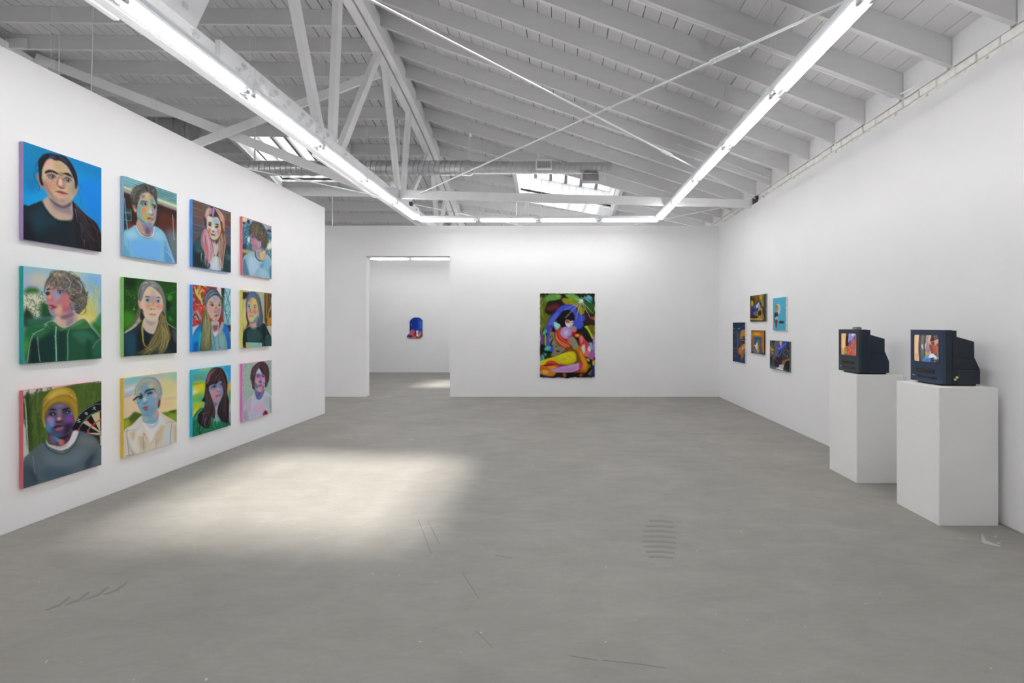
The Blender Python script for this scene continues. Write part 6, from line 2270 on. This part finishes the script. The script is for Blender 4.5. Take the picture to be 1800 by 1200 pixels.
# ------------------------------------------------------------------ small works on the right wall
RIGHT = [
    ('small_blue', 'narrow dark blue painting with an orange form, leftmost of the small works', 9.39, 8.77, 1.65, 0.868, (228, 228, 228), 92),
    ('small_gold', 'small painting of a blue hooded figure among gold and black shapes', 8.535, 7.887, 2.133, 1.663, (150, 148, 140), 80),
    ('small_cyan', 'small cyan painting of a figure with a little dark table', 7.62, 7.194, 2.038, 1.516, (226, 232, 234), 84),
    ('small_arch', 'small orange brown painting of a pale figure in a doorway', 8.49, 7.96, 1.506, 1.089, (70, 52, 40), 66),
    ('small_dark', 'dark grey painting with a blue cloth shape, lowest of the small works', 7.734, 7.08, 1.344, 0.877, (96, 98, 100), 84),
]
for nm, label, ya, yb, z1, z0, edge, res in RIGHT:
    xf = XR - 0.028
    root = thing('small_painting', label, 'painting', (XR - 0.014, (ya + yb) / 2, (z0 + z1) / 2))
    em = mat('panel_edge_paint', edge, 0.7, noise=0.35, nscale=26)
    MB().box(xf + 0.0008, XR - 0.001, yb, ya, z0, z1).obj('panel', em, root, bevel=0.002)
    place = lambda u, v, xf=xf, ya=ya, yb=yb, z0=z0, z1=z1: np.stack([np.full_like(u, xf), ya + (yb - ya) * u, z1 + (z0 - z1) * v], -1)
    link('picture', grid_mesh(nm, res, place, M_PAINT), root)

# ------------------------------------------------------------------ large unstretched painting with deckled edges
rg = np.random.default_rng(3)
ex0, ex1, ey0, ey1 = [np.convolve(rg.normal(0, 1, 420), np.ones(k) / k, 'same')[:340] for k in (9, 9, 11, 11)]
def deckle(u, v):
    iu = (np.clip(u, 0, 1) * 330).astype(int)
    iv = (np.clip(v, 0, 1) * 330).astype(int)
    near = lambda t: np.clip(1 - t / 0.04, 0, 1)
    bulge = 0.012 * np.exp(-((u - 0.49) / 0.07) ** 2) + 0.006 * np.exp(-((u - 0.25) / 0.06) ** 2)
    uu = u + near(u) * ex0[iv] * 0.009 + near(1 - u) * ex1[iv] * 0.009
    v2 = v + near(v) * ey0[iu] * 0.006 + near(1 - v) * (ey1[iu] * 0.007 + bulge)
    return uu, v2
lx0, lx1, lz1, lz0 = -0.424, 0.79, 2.30, 0.437
lp = thing('large_painting', 'large unframed painting of a seated black haired woman with yellow leg', 'painting', ((lx0 + lx1) / 2, YB - 0.01, (lz0 + lz1) / 2))
def lplace(u, v):
    bow = 0.005 + 0.004 * np.sin(u * 9) * np.sin(v * 7) + 0.004 * np.exp(-v / 0.03) + 0.006 * np.exp(-(1 - v) / 0.02)
    return np.stack([lx0 + (lx1 - lx0) * u, YB - 0.012 - bow, lz1 + (lz0 - lz1) * v], -1)
link('picture', grid_mesh('large_painting', 150, lplace, M_PAINT, wobble=deckle), lp)
M_LINEN = mat('raw_canvas_back', (120, 72, 48), 0.9, noise=0.3, nscale=20)
b = MB()
def edge_pts():
    t = np.linspace(0, 1, 61)
    o = np.zeros_like(t)
    for u, v in ((t, o), (o + 1, t), (1 - t, o + 1), (o, 1 - t)):
        a, c = deckle(u[:-1], v[:-1])
        for p, q in zip(a, c):
            yield lx0 + (lx1 - lx0) * (p + (0.002 if p > .5 else -0.002)), lz1 + (lz0 - lz1) * (q + (0.0015 if q > .5 else -0.0015))
b.prism(list(edge_pts()), 'y', YB - 0.0105, YB - 0.001)
b.obj('canvas_back', M_LINEN, lp)

# ------------------------------------------------------------------ shaped panel in the back room
sx0, sx1, sz1, sz0 = -5.153, -4.63, 1.868, 1.14
OUT = [(.19, .19), (.27, .11), (.44, .02), (.77, .015), (.9, .07), (1, .15), (1, .89), (.9, .945), (.78, .995), (.08, 1), (0, .94), (.01, .87), (.1, .8), (.19, .74)]
def inside(U, V):
    ins = np.zeros(U.shape, bool)
    for i in range(len(OUT)):
        (x1, y1), (x2, y2) = OUT[i - 1], OUT[i]
        if y1 == y2: continue
        ins ^= ((y1 > V) != (y2 > V)) & (U < x1 + (V - y1) * (x2 - x1) / (y2 - y1))
    return ins
sp = thing('shaped_painting', 'small round topped blue and pink painting seen through the doorway', 'painting', ((sx0 + sx1) / 2, YZ - 0.015, (sz0 + sz1) / 2))
link('picture', grid_mesh('shaped_blue', 120, lambda u, v: np.stack([sx0 + (sx1 - sx0) * u, np.full_like(u, YZ - 0.031), sz1 + (sz0 - sz1) * v], -1), M_PAINT, keep=inside), sp)
MB().prism([(sx0 + (sx1 - sx0) * u, sz1 + (sz0 - sz1) * v) for u, v in OUT], 'y', YZ - 0.03, YZ - 0.001).obj('panel', mat('panel_side', (60, 60, 120), 0.7), sp)

# ------------------------------------------------------------------ televisions
def ring(mb, outer, inner, x0, x1):
    """front plate in the yz plane with a hole: outer and inner loops of equal length"""
    n = len(outer)
    vs = [(x0, *p) for p in outer] + [(x0, *p) for p in inner] + [(x1, *p) for p in outer] + [(x1, *p) for p in inner]
    fs = []
    for i in range(n):
        j = (i + 1) % n
        fs += [(i, j, n + j, n + i), (2 * n + i, 3 * n + i, 3 * n + j, 2 * n + j), (i, 2 * n + i, 2 * n + j, j), (n + i, n + j, 3 * n + j, 3 * n + i)]
    mb.add(vs, fs)
def rrect(y0, y1, z0, z1, r, k=4):
    out = []
    for cy, cz, a0 in ((y1 - r, z1 - r, 0), (y0 + r, z1 - r, 90), (y0 + r, z0 + r, 180), (y1 - r, z0 + r, 270)):
        for i in range(k + 1):
            a = math.radians(a0 + 90 * i / k)
            out.append((cy + r * math.cos(a), cz + r * math.sin(a)))
    return out
def television(label, ox, oy, zb, front_rgb, side_rgb, pic, sticker, dim):
    root = thing('television', label, 'television', (ox + 0.155, oy + 0.17, zb))
    mf = mat('tv_front_plastic', front_rgb, 0.38, noise=0.06, nscale=8, spec=0.45)
    ms = mat('tv_side_plastic', side_rgb, 0.5, noise=0.06, nscale=8, bump=0.1, bscale=120, spec=0.35)
    mb_ = mat('tv_black_plastic', (16, 16, 18), 0.4)
    X = lambda d: ox + d
    y0, y1 = oy, oy + 0.34                 # near edge, far edge
    zl, zt = zb + 0.016, zb + 0.458
    # foot
    MB().prism([(X(0.02), y0 + 0.035), (X(0.3), y0 + 0.03), (X(0.3), y1 - 0.03), (X(0.02), y1 - 0.06)], 'z', zb + 0.0005, zl + 0.004).obj('foot', mb_, root)
    # front bezel with a rounded screen hole
    sy0, sy1, sz0, sz1 = y0 + 0.036, y1 - 0.025, zb + 0.183, zb + 0.417
    mb = MB()
    ring(mb, rrect(y0, y1, zl, zt, 0.004), rrect(sy0, sy1, sz0, sz1, 0.016), X(0.0), X(0.03))
    mb.obj('bezel', mf, root)
    mb = MB()
    ring(mb, rrect(sy0 - 0.006, sy1 + 0.006, sz0 - 0.006, sz1 + 0.006, 0.02), rrect(sy0 + 0.003, sy1 - 0.003, sz0 + 0.003, sz1 - 0.003, 0.016), X(-0.0015), X(0.012))
    mb.obj('screen_rim', mf, root)
    # curved tube face with the picture
    def pl(u, v):
        bulge = 0.010 * (1 - ((u - 0.5) * 2) ** 2) * (1 - ((v - 0.5) * 2) ** 2)
        return np.stack([X(0.014) - bulge, sy1 + (sy0 - sy1) * u, sz1 + (sz0 - sz1) * v], -1)
    link('screen', grid_mesh(pic, 100, pl, M_SCREEN), root)
    # cabinet: two stepped front shells
    MB().box(X(0.03), X(0.085), y0, y1, zl, zt).obj('front_shell', ms, root, bevel=0.004)
    MB().box(X(0.087), X(0.122), y0 + 0.004, y1 - 0.004, zl, zt - 0.003).obj('front_shell', ms, root, bevel=0.003)
    # rear housing: tapered upper tube cover, sloped vents and base
    up = MB()
    a, c = y0 + 0.022, y1 - 0.022
    prof = [(X(0.122), zt - 0.05), (X(0.282), zt - 0.095), (X(0.284), zb + 0.225), (X(0.122), zb + 0.225)]
    up.prism(prof, 'y', a, c)
    up.obj('tube_cover', ms, root, bevel=0.004)
    vs = [(X(0.122), a, zb + 0.227), (X(0.284), a, zb + 0.227), (X(0.284), c, zb + 0.227), (X(0.122), c, zb + 0.227),
          (X(0.122), y0 + 0.003, zb + 0.13), (X(0.312), y0 + 0.003, zb + 0.13), (X(0.312), y1 - 0.003, zb + 0.13), (X(0.122), y1 - 0.003, zb + 0.13)]
    sl = MB().add(vs, [(0, 1, 2, 3), (7, 6, 5, 4), (0, 4, 5, 1), (1, 5, 6, 2), (2, 6, 7, 3), (3, 7, 4, 0)]).obj('sloped_housing', ms, root)
    for i in range(9):
        t = i / 9
        p = Vector((X(0.128), a + (y0 + 0.003 - a) * t - 0.0005, zb + 0.222 - 0.09 * t))
        q = Vector((X(0.284 + 0.022 * t), a + (y0 + 0.003 - a) * t - 0.0005, zb + 0.222 - 0.09 * t))
        MB().beam(p, q, 0.003, 0.004).obj('vent_rib', ms, sl)
    MB().box(X(0.122), X(0.313), y0 + 0.002, y1 - 0.002, zl, zb + 0.129).obj('base_housing', ms, root, bevel=0.003)
    # cassette slot
    slot = MB().box(X(-0.001), X(0.004), y0 + 0.075, y1 - 0.06, zb + 0.095, zb + 0.128).obj('cassette_slot', mb_, root, bevel=0.001)
    MB().box(X(-0.003), X(-0.001), y0 + 0.08, y1 - 0.065, zb + 0.1, zb + 0.124).obj('cassette_flap', mat('smoked_flap', (30, 24, 26), 0.2), slot)
    # controls
    ctl = MB().tube([(X(-0.006), y1 - 0.088, zb + 0.062), (X(0.001), y1 - 0.088, zb + 0.062)], 0.011, 14).obj('dial', mb_, root)
    for i in range(5):
        y = y1 - 0.113 - i * 0.014
        MB().box(X(-0.003), X(0.001), y - 0.004, y + 0.004, zb + 0.055, zb + 0.064).obj('button', mb_, root)
    for i in range(6):
        y = y1 - 0.202 - i * 0.0155
        MB().box(X(-0.003), X(0.001), y - 0.005, y + 0.005, zb + 0.051, zb + 0.062).obj('button', mb_, root)
    mw = mat('white_print', (214, 216, 218), 0.5)
    MB().box(X(-0.0012), X(0.0005), y1 - 0.034, y1 - 0.024, zb + 0.058, zb + 0.067).obj('printed_mark', mw, root)
    MB().prism([(y1 - 0.052, zb + 0.057), (y1 - 0.042, zb + 0.062), (y1 - 0.052, zb + 0.067), (y1 - 0.049, zb + 0.062)], 'x', X(-0.0012), X(0.0005)).obj('printed_mark', mw, root)
    if sticker:
        s = MB().tube([(X(0.121), y0 - 0.0012, zb + 0.072), (X(0.121), y0 + 0.006, zb + 0.072)], 0.0095, 16)
        tag(s.obj('round_sticker', mat('yellow_sticker', (222, 214, 40), 0.5), root), 'small yellow round sticker')
        MB().tube([(X(0.107), y0 - 0.0012, zb + 0.054), (X(0.107), y0 + 0.004, zb + 0.054)], 0.009, 16).obj('round_sticker', mw, root)
        MB().box(X(0.099), X(0.115), y0 - 0.0018, y0 - 0.0008, zb + 0.052, zb + 0.056).obj('sticker_band', mat('sticker_grey', (110, 116, 112), 0.5), root)
    return root
television('navy television with video slot and yellow side sticker on the near plinth', 3.127, 3.77, 1.1003, (36, 53, 80), (32, 41, 51), 'screen_near', True, 1)
television('dark teal television with red and violet picture and remote on top', 3.055, 4.71, 1.0953, (38, 54, 62), (32, 42, 58), 'screen_far', False, 1)

# remote control lying on the farther television
rc = thing('remote_control', 'grey remote control lying on top of the farther television', 'remote', (3.12, 4.82, 1.554))
mr = mat('remote_grey', (150, 156, 164), 0.4)
z = 1.0953 + 0.4585
MB().prism([(3.075, 4.775), (3.125, 4.765), (3.165, 4.905), (3.115, 4.915)], 'z', z, z + 0.022).obj('remote_body', mr, rc, bevel=0.005, segs=2)
for i in range(5):
    for j in range(2):
        px, py = 3.094 + i * 0.0085 + j * 0.018, 4.79 + i * 0.025 - j * 0.004
        MB().box(px - 0.005, px + 0.005, py - 0.007, py + 0.007, z + 0.021, z + 0.026).obj('remote_button', mat('remote_dark', (60, 62, 66), 0.5) if i == j == 0 else bpy.data.materials['remote_dark'], rc)

# wear on the concrete: scrapes, tyre marks and trowel sweeps
MARK = {'pale': mat('scrape_pale', (178, 178, 176), 0.7), 'light': mat('tick_light', (148, 145, 141), 0.7),
        'dark': mat('scratch_dark', (120, 118, 114), 0.7), 'tread': mat('tread_grey', (125, 123, 119), 0.65)}
for kind, pts in (
    ('pale', [(3.251, 3.552), (3.17, 3.431), (3.199, 3.343), (3.178, 3.331), (3.113, 3.385), (3.125, 3.42)]),
    ('pale', [(3.295, 3.502), (3.321, 3.507), (3.303, 3.488), (3.277, 3.483)]),
    ('pale', [(3.221, 3.401), (3.246, 3.397), (3.225, 3.379), (3.208, 3.383)]),
    ('light', [(-0.052, 2.999), (-0.043, 3.07), (-0.05, 3.073), (-0.059, 3.002)]),
    ('light', [(-0.023, 3.0), (0.0, 3.07), (-0.006, 3.077), (-0.029, 3.007)]),
    ('light', [(0.007, 3.002), (0.029, 3.072), (0.023, 3.079), (0.001, 3.01)]),
    ('light', [(0.037, 3.007), (0.05, 3.076), (0.043, 3.08), (0.03, 3.011)]),
    ('light', [(0.066, 3.009), (0.085, 3.077), (0.078, 3.083), (0.06, 3.015)]),
    ('light', [(0.096, 3.012), (0.114, 3.079), (0.108, 3.085), (0.09, 3.017)]),
    ('light', [(0.126, 3.014), (0.148, 3.081), (0.142, 3.088), (0.12, 3.021)]),
    ('light', [(0.155, 3.016), (0.181, 3.083), (0.175, 3.091), (0.15, 3.024)]),
    ('light', [(0.186, 3.021), (0.199, 3.087), (0.192, 3.091), (0.179, 3.025)]),
    ('light', [(0.216, 3.024), (0.229, 3.089), (0.222, 3.093), (0.209, 3.027)]),
    ('light', [(-0.235, 3.037), (0.02, 3.118), (0.019, 3.129), (-0.237, 3.048)]),
    ('dark', [(0.209, 2.203), (0.368, 2.181), (0.369, 2.186), (0.21, 2.208)]),
    ('dark', [(0.368, 2.181), (0.495, 2.152), (0.497, 2.157), (0.369, 2.186)]),
    ('dark', [(-1.166, 3.807), (-0.9, 3.238), (-0.896, 3.242), (-1.162, 3.813)]),
    ('dark', [(-1.076, 3.774), (-0.881, 3.381), (-0.877, 3.386), (-1.073, 3.78)]),
    ('dark', [(-0.632, 2.991), (-0.471, 2.699), (-0.468, 2.703), (-0.629, 2.996)]),
    ('dark', [(-0.439, 2.417), (-0.331, 2.29), (-0.329, 2.293), (-0.437, 2.421)]),
    ('dark', [(-0.447, 3.211), (-0.324, 3.164), (-0.324, 3.174), (-0.448, 3.221)]),
    ('dark', [(0.046, 2.234), (0.182, 2.203), (0.182, 2.208), (0.047, 2.239)]),
    ('tread', [(0.732, 3.788), (0.828, 3.799), (0.923, 3.766), (0.92, 3.733), (0.818, 3.755), (0.735, 3.755)]),
    ('tread', [(0.687, 3.691), (0.807, 3.701), (0.913, 3.67), (0.91, 3.639), (0.798, 3.66), (0.69, 3.66)]),
    ('tread', [(0.652, 3.599), (0.787, 3.609), (0.899, 3.579), (0.896, 3.55), (0.778, 3.569), (0.656, 3.569)]),
    ('tread', [(0.628, 3.511), (0.767, 3.521), (0.881, 3.492), (0.878, 3.465), (0.759, 3.483), (0.632, 3.483)]),
    ('tread', [(0.613, 3.428), (0.749, 3.437), (0.86, 3.41), (0.858, 3.383), (0.741, 3.401), (0.617, 3.401)]),
    ('tread', [(0.607, 3.348), (0.732, 3.357), (0.837, 3.331), (0.834, 3.306), (0.724, 3.323), (0.611, 3.323)]),
    ('tread', [(0.609, 3.273), (0.715, 3.281), (0.81, 3.256), (0.808, 3.232), (0.708, 3.248), (0.612, 3.248)]),
    ('tread', [(0.619, 3.2), (0.699, 3.208), (0.78, 3.184), (0.779, 3.161), (0.692, 3.177), (0.622, 3.177)]),
    ('tread', [(-2.893, 2.598), (-2.868, 2.646), (-2.891, 2.724), (-2.869, 2.712), (-2.84, 2.63), (-2.875, 2.588)]),
    ('tread', [(-2.835, 2.646), (-2.808, 2.695), (-2.831, 2.776), (-2.809, 2.764), (-2.781, 2.679), (-2.817, 2.635)]),
    ('tread', [(-2.775, 2.695), (-2.747, 2.747), (-2.768, 2.831), (-2.745, 2.818), (-2.719, 2.729), (-2.757, 2.684)]),
    ('tread', [(-2.713, 2.747), (-2.683, 2.8), (-2.702, 2.887), (-2.68, 2.874), (-2.655, 2.782), (-2.695, 2.735)]),
):
    MB().prism(pts, 'z', 0.0002, 0.0008).obj('scuff_mark', MARK[kind], bpy.data.objects['floor'])
